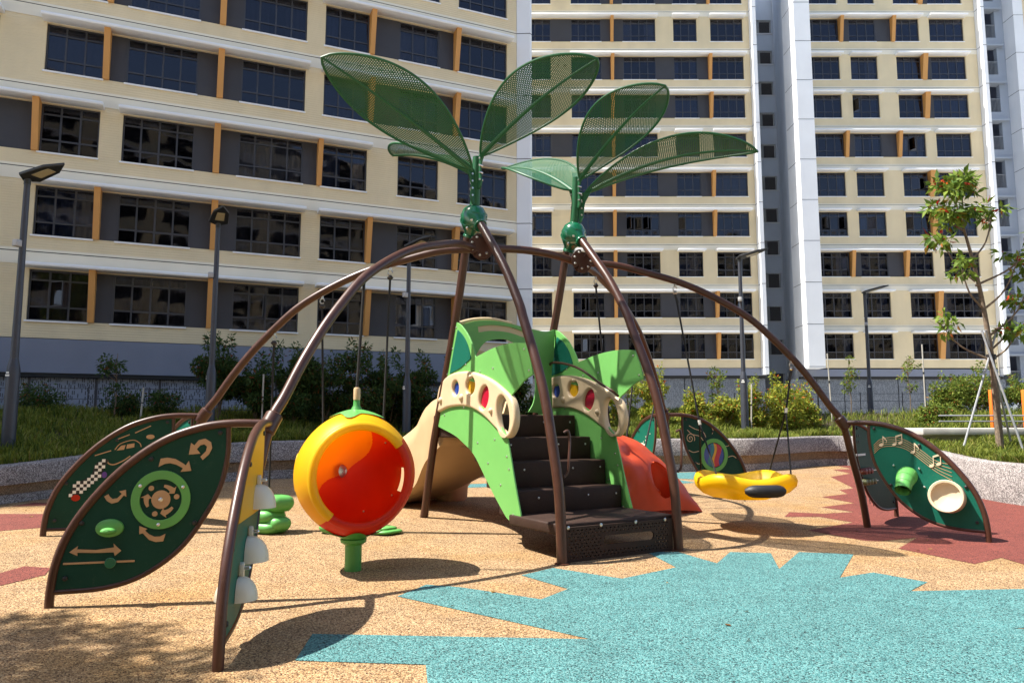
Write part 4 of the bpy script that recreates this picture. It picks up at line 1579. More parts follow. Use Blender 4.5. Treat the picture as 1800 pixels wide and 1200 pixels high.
for a, az, z0, z1, out in [(0, R(218), 4.70, 4.96, .16), (0, R(316), 4.92, 5.16, .14), (0, R(138), 4.7, 4.95, .14), (1.68, R(305), 4.9, 5.12, .13), (1.68, R(346), 4.68, 4.92, .22), (1.68, R(128), 4.72, 4.98, .14)]:
    bracket(a, az, z0, z1, out)

# ---- leaf panels at the four hubs
OUT = smooth_path([(.05, 1.5), (.34, 1.5), (.6, 1.46), (.89, 1.35), (1.18, 1.14), (1.42, .88), (1.59, .62), (1.68, .37), (1.71, .15), (1.715, -.03)], 5)
INN = smooth_path([(.355, 1.50), (.35, 1.25), (.40, .97), (.53, .70), (.72, .44), (1.0, .24), (1.3, .15), (1.69, .13)], 5)
BOARD = [p for p in OUT if .36 < p[0] and p[1] > .16] + [p for p in INN[::-1] if p[1] < 1.47]


def inset(poly, d):
    """Move a closed outline inwards by d."""
    n = len(poly)
    area = sum(poly[i][0] * poly[(i + 1) % n][1] - poly[(i + 1) % n][0] * poly[i][1] for i in range(n))
    sg = 1 if area > 0 else -1
    out = []
    for i in range(n):
        ax, ay = poly[i - 1]
        bx, by = poly[(i + 1) % n]
        tx, ty = bx - ax, by - ay
        l = math.hypot(tx, ty) or 1
        out.append((poly[i][0] - ty / l * d * sg, poly[i][1] + tx / l * d * sg))
    return out


BOARD = inset(BOARD, .012)


def leaf_panel(J, zh, F, m, label, board_label=None):
    """Tube leaf with a board; returns (board object, plate matrix for its front side)."""
    d = Vector((F.x - J.x, F.y - J.y, 0))
    k = d.length / 1.715
    d.normalize()
    org = Vector((J.x, J.y, 0))
    zk = zh / 1.5

    def P(r, z):
        base = F.z * min(1, r / 1.7)
        return org + d * (r * k) + UPV * (base + z * (zh - base) / 1.5)
    tube = obj('leaf_frame', sm(MB().tube([P(*q) for q in OUT], .036, 12)), 'brown_pipe', PS)
    tube['label'] = 'frame of the ' + label
    obj('inner_bar', sm(MB().tube([P(*q) for q in INN], .022, 10)), 'brown_pipe', tube)
    M = frame2(org, d, UPV)
    br = [(q[0] * k, F.z * min(1, q[0] / 1.7) + q[1] * (zh - F.z * min(1, q[0] / 1.7)) / 1.5) for q in BOARD]
    bd = obj('leaf_board', plate(br, (), .018, .002, 'leaf_board', M), m, PS)
    bd['label'] = label
    bo = MB()
    for r, z in ((.42, 1.42), (.98, 1.20), (1.60, .24), (.60, .66), (1.5, .68)):
        for sg in (-1, 1):
            bo.lathe([(.02, .0), (.02, .014), (.008, .02)], 10, frame2(P(r, z) + (d.cross(UPV)) * (.009 * sg), d, UPV) @ Matrix.Diagonal((1, 1, sg, 1)))
    obj('bolt', bo, 'black_print', bd, kind='stuff')
    return bd, M, k


def lift(M, z):
    return M @ Matrix.Translation((0, 0, z))


def deco(name, outer, m, parent, M, z=.014, th=.008, holes=(), bev=.001):
    return obj(name, plate(outer, holes, th, bev, name, lift(M, z)), m, parent)


def arrow(cx, cy, r, a0, a1, w, head):
    """Curved arrow along an arc from angle a0 to a1 (degrees)."""
    n = 12
    s = 1 if a1 > a0 else -1
    am = a1 - s * head
    o_ = [(cx + (r + w * (.5 + .5 * k / n)) * math.cos(R(a0 + (am - a0) * k / n)), cy + (r + w * (.5 + .5 * k / n)) * math.sin(R(a0 + (am - a0) * k / n))) for k in range(n + 1)]
    i_ = [(cx + (r - w * (.5 + .5 * k / n)) * math.cos(R(a0 + (am - a0) * k / n)), cy + (r - w * (.5 + .5 * k / n)) * math.sin(R(a0 + (am - a0) * k / n))) for k in range(n + 1)]
    hd_ = [(cx + (r + w * 2.1) * math.cos(R(am)), cy + (r + w * 2.1) * math.sin(R(am))), (cx + r * math.cos(R(a1)), cy + r * math.sin(R(a1))), (cx + (r - w * 2.1) * math.cos(R(am)), cy + (r - w * 2.1) * math.sin(R(am)))]
    return o_ + hd_ + i_[::-1]


def strip(pts, w):
    """Closed outline of a line of width w."""
    n = len(pts)
    L_, R_ = [], []
    for i in range(n):
        a, b = pts[max(i - 1, 0)], pts[min(i + 1, n - 1)]
        tx, ty = b[0] - a[0], b[1] - a[1]
        l = math.hypot(tx, ty) or 1
        L_.append((pts[i][0] - ty / l * w / 2, pts[i][1] + tx / l * w / 2))
        R_.append((pts[i][0] + ty / l * w / 2, pts[i][1] - tx / l * w / 2))
    return L_ + R_[::-1]


Jn, Jf, Kn, Kf = HUBS[0][2], HUBS[1][2], HUBS[2][2], HUBS[3][2]
# arrows panel (near left, facing the camera).  Its plate normal points away from the camera, so prints sit at negative z
bd, M, k = leaf_panel(Jn, 1.5, Vector((-3.77, 6.22, 0)), 'dark_green_board', 'dark green leaf panel with tan arrows and a green dial')
NG = -.014
deco('dial_ring', ell(.86, .86, .235, .245, 40), 'pod_green', bd, M, -.018, .018, [ell(.86, .86, .165, .17, 36)], .004)
deco('dial_hub', ell(.86, .86, .075, .078, 24), 'tan_print', bd, M, NG)
for a0 in (100, 330, 215):
    deco('arrow', arrow(.86, .86, .115, a0, a0 + 55, .022, 18), 'tan_print', bd, M, NG)
for a0 in (60, 180, 300):
    deco('dot', ell(.86 + .125 * math.cos(R(a0 - 10)), .86 + .125 * math.sin(R(a0 - 10)), .022, .022, 14), 'tan_print', bd, M, NG)
deco('arrow', [(0.656, 1.234), (0.642, 1.335), (0.615, 1.313), (0.581, 1.358), (0.53, 1.371), (0.48, 1.34), (0.469, 1.289), (0.493, 1.235), (0.542, 1.188), (0.562, 1.216), (0.519, 1.263), (0.512, 1.303), (0.535, 1.321), (0.567, 1.313), (0.593, 1.281), (0.563, 1.243)], 'tan_print', bd, M, NG)
deco('arrow', [(0.893, 1.132), (0.878, 1.203), (0.828, 1.211), (0.765, 1.201), (0.7, 1.163), (0.676, 1.143), (0.653, 1.183), (0.63, 1.098), (0.716, 1.09), (0.698, 1.12), (0.75, 1.15), (0.801, 1.164), (0.845, 1.158)], 'tan_print', bd, M, NG)
deco('arrow', [(1.302, 0.895), (1.27, 0.914), (1.259, 0.894), (1.237, 0.874), (1.201, 0.878), (1.166, 0.915), (1.19, 0.935), (1.138, 0.947), (1.131, 0.889), (1.151, 0.901), (1.193, 0.847), (1.241, 0.835), (1.279, 0.858)], 'tan_print', bd, M, NG)
deco('arrow', [(1.017, 0.645), (0.953, 0.619), (0.973, 0.607), (0.938, 0.575), (0.896, 0.554), (0.854, 0.554), (0.81, 0.576), (0.826, 0.514), (0.883, 0.51), (0.936, 0.529), (0.988, 0.585), (1.015, 0.577)], 'tan_print', bd, M, NG)
dbl = [(1.539, 0.449), (1.477, 0.497), (1.483, 0.471), (1.34, 0.461), (1.203, 0.477), (1.209, 0.508), (1.147, 0.448), (1.194, 0.408), (1.203, 0.437), (1.339, 0.437), (1.479, 0.444), (1.477, 0.418)]
deco('double_arrow', dbl, 'tan_print', bd, M, NG)
deco('slot_track', strip([(1.58, .358), (1.04, .361)], .016), 'tan_print', bd, M, NG)
deco('slider_disc', ell(1.22, .355, .045, .045, 20), 'hub_green', bd, M, -.03, .03, (), .006)
kn = MB()
Mk = M @ Matrix.Translation((1.245, .635, -.012)) @ Matrix.Rotation(math.pi, 4, 'X')
kn.lathe([(.105, 0), (.10, .02), (.07, .035), (0, .04)], 24, Mk @ Matrix.Diagonal((1.05, .72, 1, 1)))
ob1 = obj('turning_knob', sm(kn), 'pod_green', bd)
kn = MB()
kn.lathe([(.07, 0), (.065, .03), (.04, .055), (0, .062)], 20, Mk @ Matrix.Translation((0, .02, .03)) @ Matrix.Diagonal((.9, .42, 1, 1)))
obj('knob_grip', sm(kn), 'pod_green', bd)
bo = MB()
for an in (35, 150, 272):
    bo.lathe([(.014, 0), (.014, .008), (.004, .014)], 10, M @ Matrix.Translation((.86 + .2 * math.cos(R(an)), .86 + .205 * math.sin(R(an)), -.027)) @ Matrix.Rotation(math.pi, 4, 'X'))
bo.lathe([(.018, 0), (.018, .01), (.006, .016)], 12, M @ Matrix.Translation((.86, .86, -.018)) @ Matrix.Rotation(math.pi, 4, 'X'))
obj('screw', bo, 'steel', bd, kind='stuff')

# edge-on panel with bells (near left, pointing at the camera)
bd, M, k = leaf_panel(Jn, 1.5, Vector((-1.80, 4.72, 0)), 'green_board', 'leaf panel seen edge on, yellow above and green below, with white bells')
up = [p for p in inset(BOARD, .004) if p[1] > .80]
deco('upper_print', up, 'yellow_board', bd, M, .012, .006)
deco('upper_print', up, 'yellow_board', bd, M, -.012, .006)
for q in range(5):
    deco('engraved_mark', strip([(.52 + .02 * q, 1.20 - .035 * q), (.60 + .02 * q, 1.225 - .035 * q)], .010), 'black_print', bd, M, .017, .003)
    deco('engraved_mark', strip([(.62 + .05 * q, 1.02 - .07 * q), (.70 + .05 * q, .99 - .07 * q), (.74 + .05 * q, 1.02 - .07 * q)], .008), 'black_print', bd, M, .017, .003)
for sg in (1, -1):
    for q, (r, z) in enumerate([(.72, .95), (1.03, .60), (1.36, .40)]):
        Mb = M @ Matrix.Translation((r, z, sg * .012))
        bell = MB()
        rad = .145 if q < 2 else .125
        # bell mouth sits downwards, dome bulges off the board
        V, F = [], []
        for i in range(9):
            th_ = (math.pi / 2) * i / 8
            for j in range(21):
                ph = math.pi * j / 20
                rr = rad * math.cos(th_) ** .8 if i < 8 else 0
                V.append(Mb @ Vector((rr * math.cos(ph), -.10 + rad * 1.25 * math.sin(th_), sg * rr * math.sin(ph) * 1.05)))
        for i in range(8):
            for j in range(20):
                F.append((i * 21 + j, i * 21 + j + 1, (i + 1) * 21 + j + 1, (i + 1) * 21 + j))
        V0 = len(V)
        V.append(Mb @ Vector((0, -.10, 0)))
        for j in range(20):
            F.append((V0, j + 1, j))
        bell.add(V, F)
        bl_ = obj('bell', sm(bell), 'bell_plastic', bd)
        obj('bell_bracket', plate([(-.02, .02), (.02, .02), (.02, .13), (0, .15), (-.02, .13)], (), .03, .004, 'bb', Mb @ Matrix.Translation((0, 0, sg * .02))), 'bell_plastic', bd)
        obj('bell_bolt', MB().lathe([(.014, 0), (.014, .05), (.005, .06)], 10, Mb @ Matrix.Translation((0, .11, sg * .02)) @ Matrix.Diagonal((1, 1, sg, 1))), 'steel', bd)

# car panel (far left) and the one behind it
bd, M, k = leaf_panel(Jf, 1.6, Vector((-5.72, 9.22, .08)), 'dark_green_board', 'dark green leaf panel with a drawn car and chequered flags at the far left')
for a, b in [((1.24, 1.10), (1.06, 1.16)), ((.80, 1.38), (.62, 1.47)), ((1.0, 1.30), (.86, 1.36))]:
    deco('speed_line', strip([a, b], .012), 'tan_print', bd, M, -.012, .004)
deco('car_outline', strip(smooth_path([(1.10, 1.04), (1.08, 1.00), (1.02, .985), (.92, 1.03), (.84, 1.09)], 4), .014), 'tan_print', bd, M, -.012, .004)
deco('car_outline', strip(smooth_path([(1.02, 1.17), (.96, 1.245), (.82, 1.29), (.74, 1.25), (.72, 1.20)], 4), .010), 'tan_print', bd, M, -.012, .004)
deco('car_window', [(1.0, 1.16), (.95, 1.22), (.90, 1.23), (.915, 1.17)], 'tan_print', bd, M, -.012, .004)
deco('car_window', [(.89, 1.18), (.885, 1.235), (.80, 1.25), (.80, 1.20)], 'tan_print', bd, M, -.012, .004)
deco('car_mark', ell(.62, 1.33, .05, .03, 12), 'tan_print', bd, M, -.012, .004)
fo = [(1.50, .60), (1.47, .70), (1.40, .78), (1.27, .84), (1.22, 1.0), (1.13, 1.06), (1.08, 1.04), (1.12, .96), (1.17, .82), (1.28, .72), (1.40, .62)]
deco('flag', fo, 'black_print', bd, M, -.012, .006)
from mathutils.geometry import intersect_point_tri_2d


def inpoly(p, poly):
    c = False
    n = len(poly)
    for i in range(n):
        (x1, y1), (x2, y2) = poly[i], poly[i - 1]
        if (y1 > p[1]) != (y2 > p[1]) and p[0] < (x2 - x1) * (p[1] - y1) / (y2 - y1) + x1:
            c = not c
    return c


for i in range(12):
    for j in range(14):
        cx, cy = 1.06 + i * .038, .58 + j * .038
        if (i + j) % 2 == 0 and inpoly((cx, cy), fo):
            deco('flag_square', [(cx - .019, cy - .019), (cx + .019, cy - .019), (cx + .019, cy + .019), (cx - .019, cy + .019)], 'white_paint', bd, M, -.017, .004)
deco('car_mark', ell(1.42, .585, .05, .04, 12), 'red_plastic', bd, M, -.018, .005)
deco('car_mark', ell(1.12, .86, .03, .04, 12), 'purple_print', bd, M, -.018, .005)
leaf_panel(Jf, 1.6, Vector((-5.30, 11.05, .1)), 'green_board', 'bright green leaf panel behind the car panel')

# music panel (near right) and the play-counter panel behind it
bd, M, k = leaf_panel(Kn, 1.51, Vector((6.05, 9.60, 0)), 'green_board', 'green leaf panel with musical notes, a lime horn and a cream drum')
# this panel's plate normal points towards -y (camera) when d x up does; test and choose the side
SG = 1 if (M.to_3x3() @ Vector((0, 0, 1))).y < 0 else -1
zp = .013 * SG
for q in range(5):
    ln = smooth_path([(.40, 1.20 - .028 * q), (.50, 1.285 - .028 * q), (.66, 1.31 - .03 * q), (.82, 1.265 - .03 * q), (1.0, 1.13 - .034 * q), (1.15, 1.01 - .036 * q), (1.33, .96 - .05 * q)], 5)
    deco('stave_line', strip(ln, .007), 'tan_print', bd, M, zp, .003)


def note(cx, cy, s, double=False):
    outs = []
    outs.append(ell(cx, cy, .036 * s, .024 * s, 14, .4))
    outs.append([(cx + .024 * s, cy), (cx + .036 * s, cy), (cx + .036 * s, cy + .15 * s), (cx + .024 * s, cy + .15 * s)])
    if double:
        outs.append(ell(cx + .10 * s, cy + .03 * s, .036 * s, .024 * s, 14, .4))
        outs.append([(cx + .124 * s, cy + .03 * s), (cx + .136 * s, cy + .03 * s), (cx + .136 * s, cy + .19 * s), (cx + .124 * s, cy + .19 * s)])
        outs.append([(cx + .024 * s, cy + .125 * s), (cx + .136 * s, cy + .165 * s), (cx + .136 * s, cy + .195 * s), (cx + .024 * s, cy + .155 * s)])
    else:
        outs.append([(cx + .036 * s, cy + .15 * s), (cx + .036 * s, cy + .12 * s), (cx + .085 * s, cy + .07 * s), (cx + .075 * s, cy + .02 * s), (cx + .095 * s, cy + .07 * s), (cx + .07 * s, cy + .115 * s)])
    return outs


for cx, cy, s, db in [(.50, 1.205, .8, False), (.665, 1.215, .75, True), (.885, 1.115, .82, False), (1.10, .94, .85, True)]:
    root = None
    mn = MB()
    me = None
    for q, o_ in enumerate(note(cx, cy, s, db)):
        deco('music_note', o_, 'white_paint' if False else 'drum_cream', bd, M, zp * 1.35 + .0006 * q * SG, .006)
Mf = M @ Matrix.Diagonal((1, 1, SG, 1))
hz = MB()
ph = [Vector((.805, .80, .0)), Vector((.805, .79, .06)), Vector((.80, .755, .13)), Vector((.795, .70, .20)), Vector((.79, .64, .265)), Vector((.79, .62, .285))]
hz.tube([Mf @ p for p in ph], [.125, .128, .118, .102, .095, .10], 24, caps=False)
hz.tube([Mf @ p for p in ph[::-1]], [.085, .08, .085, .1, .10, .10], 24, caps=False)
hn = obj('horn', sm(hz), 'pod_green', bd)
obj('throat_shade', MB().lathe([(0, 0), (.098, .0)], 20, Matrix.Translation(Mf @ ph[3]) @ UPV.rotation_difference(((Mf @ ph[5]) - (Mf @ ph[3])).normalized()).to_matrix().to_4x4()), 'black_print', hn)  # black disc standing in for the shade inside the horn
for q in (2, 3):
    obj('horn_band', sm(MB().tube([Mf @ (ph[q] + (ph[q + 1] - ph[q - 1]).normalized() * s_) for s_ in (-.006, .006)], [.121, .121] if q == 2 else [.106, .106], 24, caps=False)), 'pod_green', hn)
bo = MB()
for x_, y_ in ((.64, .93), (.95, .90), (.66, .68), (1.0, .66)):
    bo.lathe([(.014, .0), (.014, .02), (.006, .028)], 10, Mf @ Matrix.Translation((x_, y_, .01)))
obj('screw', bo, 'steel', bd, kind='stuff')
dr = MB()
Md = Mf @ Matrix.Translation((1.275, .54, .0)) @ Matrix.Rotation(R(-8), 4, 'X')
dr.lathe([(.205, .0), (.205, .16), (.21, .20), (.20, .215), (.175, .21), (.165, .17), (.12, .14), (0, .125)], 36, Md)
obj('drum', sm(dr), 'drum_cream', bd)
bd, M, k = leaf_panel(Kn, 1.51, Vector((6.18, 12.12, .02)), 'dark_green_board', 'dark leaf panel with counting beads behind the music panel')
SG = 1 if (M.to_3x3() @ Vector((0, 0, 1))).y < 0 else -1
for z_, n_, m_ in ((.80, 3, 'dull_red_plastic'), (.64, 4, 'moss_plastic')):
    obj('bead_rod', MB().tube([M @ Vector((.50, z_, .05 * SG)), M @ Vector((1.15, z_, .05 * SG))], .008, 6), 'steel', bd)
    for q in range(n_):
        obj('bead', sm(MB().lathe([(0, -.06), (.04, -.045), (.05, 0), (.04, .045), (0, .06)], 12, M @ Matrix.Translation((.58 + .12 * q, z_, .05 * SG)))), m_, bd)
deco('white_bar', strip([(.42, 1.04), (.78, 1.04)], .03), 'white_paint', bd, M, .014 * SG)
for q in range(4):
    deco('bead_mark', ell(.5 + .07 * (q % 2), 1.32 - .09 * (q // 2), .018, .022, 10), 'black_print', bd, M, .013 * SG, .004)
    deco('bead_mark', strip([(.72 + .14 * q, .44 - .04 * q), (.74 + .14 * q, .34 - .04 * q)], .02), 'black_print', bd, M, .013 * SG, .004)

# swirl panel (far right) and its neighbour
bd, M, k = leaf_panel(Kf, 1.66, Vector((4.56, 14.52, .14)), 'dark_green_board', 'dark leaf panel with swirls and a coloured round window behind the swing')
SG = 1 if (M.to_3x3() @ Vector((0, 0, 1))).y < 0 else -1
z_ = .014 * SG
cx, cy = 1.02, .90
ring = deco('window_ring', ell(cx, cy, .30, .315, 40), 'pod_green', bd, M, z_ * 1.6, .022, [ell(cx, cy, .225, .24, 36)], .004)
segs = [(-1.0, -.45, 'blue_lens', -.05), (-.45, -.08, 'teal_lens', .05), (-.08, .16, 'yellow_lens', .07), (.16, .62, 'red_lens', .10), (.62, 1.0, 'blue_lens', .0)]
for x0, x1, m_, wv in segs:
    L_ = []
    for q in range(13):
        t = -1 + 2 * q / 12
        ww = .22 * math.sqrt(max(0, 1 - t * t))
        L_.append((t, ww))
    o_ = []
    for t, ww in L_:
        o_.append((cx + max(-ww, min(ww, .22 * x0 + .035 * math.sin(3 * t) * (1 if abs(x0) < 1 else 0))), cy + .235 * t))
    p_ = []
    for t, ww in L_[::-1]:
        p_.append((cx + max(-ww, min(ww, .22 * x1 + .035 * math.sin(3 * t) * (1 if abs(x1) < 1 else 0))), cy + .235 * t))
    poly = []
    for q in o_ + p_:
        if not poly or math.hypot(q[0] - poly[-1][0], q[1] - poly[-1][1]) > .004:
            poly.append(q)
    deco('colour_pane', poly, m_, bd, M, z_, .008)


def spiral(cx, cy, r, turns, a0):
    n = 40
    return [(cx + r * (1 - k / n) * math.cos(a0 + turns * 6.28 * k / n), cy + r * (1 - k / n) * math.sin(a0 + turns * 6.28 * k / n)) for k in range(n)]


for ln in [spiral(.52, 1.22, .10, 2, -.5), spiral(1.50, .42, .13, 2.3, 2.2), smooth_path([(.46, 1.38), (.56, 1.30), (.72, 1.26), (.80, 1.18)], 5), smooth_path([(.5, 1.46), (.62, 1.40), (.8, 1.34), (.86, 1.24)], 5),
           smooth_path([(.48, 1.0), (.58, .96), (.70, .98)], 5), smooth_path([(.62, .78), (.68, .74), (.76, .76)], 5), smooth_path([(1.0, .44), (1.12, .46), (1.25, .40), (1.34, .31)], 5),
           smooth_path([(1.0, 1.30), (1.02, 1.38), (.96, 1.46)], 5), smooth_path([(1.34, .86), (1.44, .88), (1.52, .84)], 5), smooth_path([(1.28, 1.06), (1.36, 1.08), (1.38, 1.14)], 5)]:
    deco('swirl', strip(ln, .012), 'cream_board', bd, M, .0105 * SG, .003)
bd, M, k = leaf_panel(Kf, 1.66, Vector((2.30, 15.6, .15)), 'green_board', 'bright green leaf panel with a small round hole left of the right front leg')
SG = 1 if (M.to_3x3() @ Vector((0, 0, 1))).y < 0 else -1
deco('window_ring', ell(.86, .93, .17, .19, 30), 'bell_plastic', bd, M, .016 * SG, .014, (), .003)
deco('window_dot', ell(.86, .93, .10, .12, 24), 'grey_plastic', bd, M, .026 * SG, .012, (), .003)
for q in range(9):
    deco('engraved_mark', ell(.55 + .08 * (q % 3) + .1 * (q // 3), 1.30 - .1 * (q // 3) - .03 * (q % 3), .018, .010, 8, q), 'bell_plastic', bd, M, .0125 * SG, .003)

# ---- the green playhouse: side panels
LOWER = smooth_path([(3.13, 1.70), (2.80, 1.82), (2.38, 1.84), (2.0, 1.80), (1.60, 1.64), (1.30, 1.46), (1.15, 1.34)], 3)[:-1] + \
    smooth_path([(1.15, 1.34), (1.05, 1.05), (.97, .80), (.88, .55), (.83, .42)], 4)[:-1] + smooth_path([(.83, .42), (.86, .335), (.94, .315), (1.06, .33), (1.17, .37)], 4)[:-1] + \
    smooth_path([(1.17, .37), (1.42, .57), (1.65, .77), (2.01, 1.09), (2.35, 1.25), (2.6, 1.34), (3.13, 1.46)], 5)
UPPER = smooth_path([(1.01, 1.80), (1.04, 1.84), (.90, 1.92), (.74, 2.01), (.56, 2.07)], 3)[:-1] + smooth_path([(.56, 2.07), (.62, 2.25), (.72, 2.45)], 3)[:-1] + \
    smooth_path([(.72, 2.45), (1.05, 2.48), (1.48, 2.46), (1.97, 2.38)], 4)[:-1] + smooth_path([(1.97, 2.38), (2.05, 2.52), (2.2, 2.70), (2.40, 2.85), (2.56, 2.92)], 4)[:-1] + \
    smooth_path([(2.56, 2.92), (2.68, 2.62), (2.78, 2.35), (2.92, 2.11), (3.0, 1.9)], 4)[:-1] + [(3.0, 1.9), (2.7, 2.05), (2.2, 2.08), (1.6, 1.98), (1.2, 1.83)]
CREAM = smooth_path([(3.12, 1.66), (3.10, 1.86), (2.98, 2.07), (2.66, 2.19), (2.22, 2.205), (1.84, 2.15), (1.48, 2.05), (1.17, 1.91), (.98, 1.78), (.915, 1.58), (.96, 1.42), (1.08, 1.325),
                     (1.22, 1.36), (1.40, 1.45), (1.68, 1.59), (2.02, 1.70), (2.36, 1.735), (2.75, 1.72)], 4, True)
HOLES = [ell(2.50, 1.985, .10, .10, 20), ell(2.06, 2.0, .13, .115, 22, -.15), ell(1.69, 1.83, .12, .16, 24, .5), ell(1.20, 1.60, .145, .245, 30, -.25)]
EAR = smooth_path([(2.73, 2.20), (2.60, 2.55), (2.49, 2.80)], 3)[:-1] + smooth_path([(2.49, 2.80), (2.32, 2.70), (2.18, 2.55), (2.09, 2.37)], 3)[:-1] + [(2.09, 2.37), (2.4, 2.26)]
for a, s_ in ((0.0, 1), (1.68, -1)):
    lab = 'left' if a == 0 else 'right'
    Mp = frame2(Wp(a, 0), V3, UPV)                               # normal = V x up = -? checked by layout: spans b, z
    obj('side_panel', plate(LOWER, (), .022, .003, 'side_panel', Mp), 'lime_board', PS)['label'] = 'lower %s lime green side panel of the playhouse' % lab
    upo = obj('side_panel', plate(UPPER, (), .022, .003, 'side_panel', Mp), 'lime_board', PS)
    upo['label'] = 'upper %s lime green side panel with a pointed ear' % lab
    for sg in (1, -1):
        obj('ear_window', plate(EAR, (), .008, .001, 'ear_window', lift(Mp, .017 * sg)), 'green_board', upo)
    cr_ = obj('window_panel', plate(CREAM, HOLES, .10, .034, 'window_panel', Mp, 4), 'cream_board', PS)
    cr_['label'] = 'cream moulded panel with four round openings on the %s side' % lab
    for hh, m_ in zip(HOLES[:3], ('blue_lens', 'yellow_lens', 'red_lens')):
        cx_ = sum(p[0] for p in hh) / len(hh)
        cy_ = sum(p[1] for p in hh) / len(hh)
        obj('lens', plate([(cx_ + (p[0] - cx_) * 1.12, cy_ + (p[1] - cy_) * 1.12) for p in hh], (), .012, .002, 'lens', Mp), m_, cr_)
    for bx, bz, br_ in ((2.95, 1.83, .05), (2.30, 1.85, .055), (1.48, 1.66, .04), (2.02, 2.12, .03)):
        for sg in (1, -1):
            kk = MB().lathe([(br_, .0), (br_ * .85, .02), (br_ * .5, .035), (0, .04)], 16, Mp @ Matrix.Translation((bx, bz, .046 * sg)) @ Matrix.Diagonal((1, 1, sg, 1)))
            obj('moulded_bump', sm(kk), 'cream_board', cr_)
    bo = MB()
    for bx, bz in ((2.9, 1.62), (2.3, 1.72), (1.9, 1.25), (1.45, 1.3), (1.15, 1.1), (1.3, .75), (1.0, .42), (1.1, .95), (1.62, 1.0)):
        for sg in (1, -1):
            bo.lathe([(.014, 0), (.014, .006), (.005, .011)], 8, Mp @ Matrix.Translation((bx, bz, .011 * sg)) @ Matrix.Diagonal((1, 1, sg, 1)))
    for bx, bz in ((.75, 2.38), (.64, 2.12), (1.85, 2.18), (2.55, 2.84), (2.82, 2.2), (2.66, 2.55), (2.25, 2.3), (1.5, 2.2)):
        for sg in (1, -1):
            bo.lathe([(.014, 0), (.014, .006), (.005, .011)], 8, Mp @ Matrix.Translation((bx, bz, .011 * sg)) @ Matrix.Diagonal((1, 1, sg, 1)))
    obj('screw', bo, 'steel', upo, kind='stuff')
obj('handrail', sm(MB().tube(smooth_path([Wp(1.62, 2.62, 2.30), Wp(1.56, 2.5, 2.40), Wp(1.54, 2.1, 2.36), Wp(1.53, 1.7, 2.25), Wp(1.53, 1.3, 2.05), Wp(1.55, 1.05, 1.93), Wp(1.64, 1.03, 1.86)], 5), .018, 10)), 'brown_pipe', PS)
# arched back panel over the slide
BP_ = smooth_path([(0.02, 2.86), (.28, 2.95), (.61, 2.98), (.95, 2.945), (1.26, 2.90), (1.5, 2.88), (1.66, 2.92)], 4)[:-1] + smooth_path([(1.66, 2.92), (1.64, 2.5), (1.60, 2.2), (1.62, 1.62)], 4)[:-1] + \
    smooth_path([(1.62, 1.62), (1.30, 1.66), (1.18, 1.66)], 3)[:-1] + smooth_path([(1.18, 1.66), (1.27, 1.80), (1.31, 2.0), (1.30, 2.22), (1.22, 2.50), (1.10, 2.62), (.90, 2.69), (.76, 2.72), (.50, 2.68), (.36, 2.55), (.24, 2.3), (.2, 1.95), (.24, 1.66)], 4)[:-1] + [(.24, 1.66), (.03, 1.62)]
SL = strip(smooth_path([(.34, 2.835), (.55, 2.87), (.85, 2.865), (1.15, 2.80)], 5), .085)
bp_ = obj('back_panel', plate(BP_, [SL], .022, .003, 'back_panel', frame2(Wp(0, 2.56), U3, UPV)), 'lime_board', PS)
bp_['label'] = 'arched lime green panel across the back of the playhouse'
obj('slot_inlay', plate(strip(smooth_path([(.30, 2.83), (.55, 2.87), (.85, 2.865), (1.19, 2.795)], 5), .12), (), .012, .002, 'inlay', frame2(Wp(0, 2.578), U3, UPV)), 'cream_board', bp_)
obj('top_rail', sm(MB().tube(smooth_path([Wp(.03, 2.62, 2.90), Wp(.3, 2.64, 2.98), Wp(.61, 2.64, 3.01), Wp(.95, 2.64, 2.97)], 5), .028, 10)), 'cream_board', bp_)
obj('canopy_sheet', plate(smooth_path([(.3, 1.2), (.2, 1.9), (.24, 2.3), (.5, 2.6), (.9, 2.6), (1.2, 2.4), (1.28, 1.9), (1.2, 1.2)], 4, True), [ell(.74, 2.05, .40, .42, 30)], .02, .002, 'sheet', frame2(Wp(0, 3.32), U3, UPV)), 'cream_board', PS)

# stairs
ST = [(1.0, .70), (1.33, 1.02), (1.66, 1.32), (2.02, 1.62)]
zp_, bp0 = .30, .06
tr0 = fillet(MB().add([tuple(Wp(a, b, z)) for z in (.30, .42) for a, b in ((-.03, .07), (1.66, .07), (1.66, 1.08), (-.03, 1.08))],
                      [(0, 3, 2, 1), (4, 5, 6, 7), (0, 1, 5, 4), (1, 2, 6, 5), (2, 3, 7, 6), (3, 0, 4, 7)]).mesh('step'), .02)
obj('step', tr0, 'step_plastic', PS)
zl = .40
for q, (b0, z) in enumerate(ST):
    b1 = b0 + (.42 if q < 3 else 1.35)
    zb_ = zl - .02
    bx = MB().add([tuple(Wp(a, b, zz)) for zz in (zb_, z) for a, b in ((.03, b0), (1.65, b0), (1.65, b1), (.03, b1))],
                  [(0, 3, 2, 1), (4, 5, 6, 7), (0, 1, 5, 4), (1, 2, 6, 5), (2, 3, 7, 6), (3, 0, 4, 7)])
    obj('step' if q < 3 else 'deck', fillet(bx.mesh('step'), .022), 'step_plastic', PS)
    zl = z
    if q < 4:
        bo = MB()
        for a in (.35, 1.1, 1.55):
            bo.lathe([(.014, 0), (.014, .006), (.005, .012)], 8, frame2(Wp(a, b0 - .001, z - .1), U3, UPV))
        obj('screw', bo, 'steel', PS, kind='stuff')
grl = []
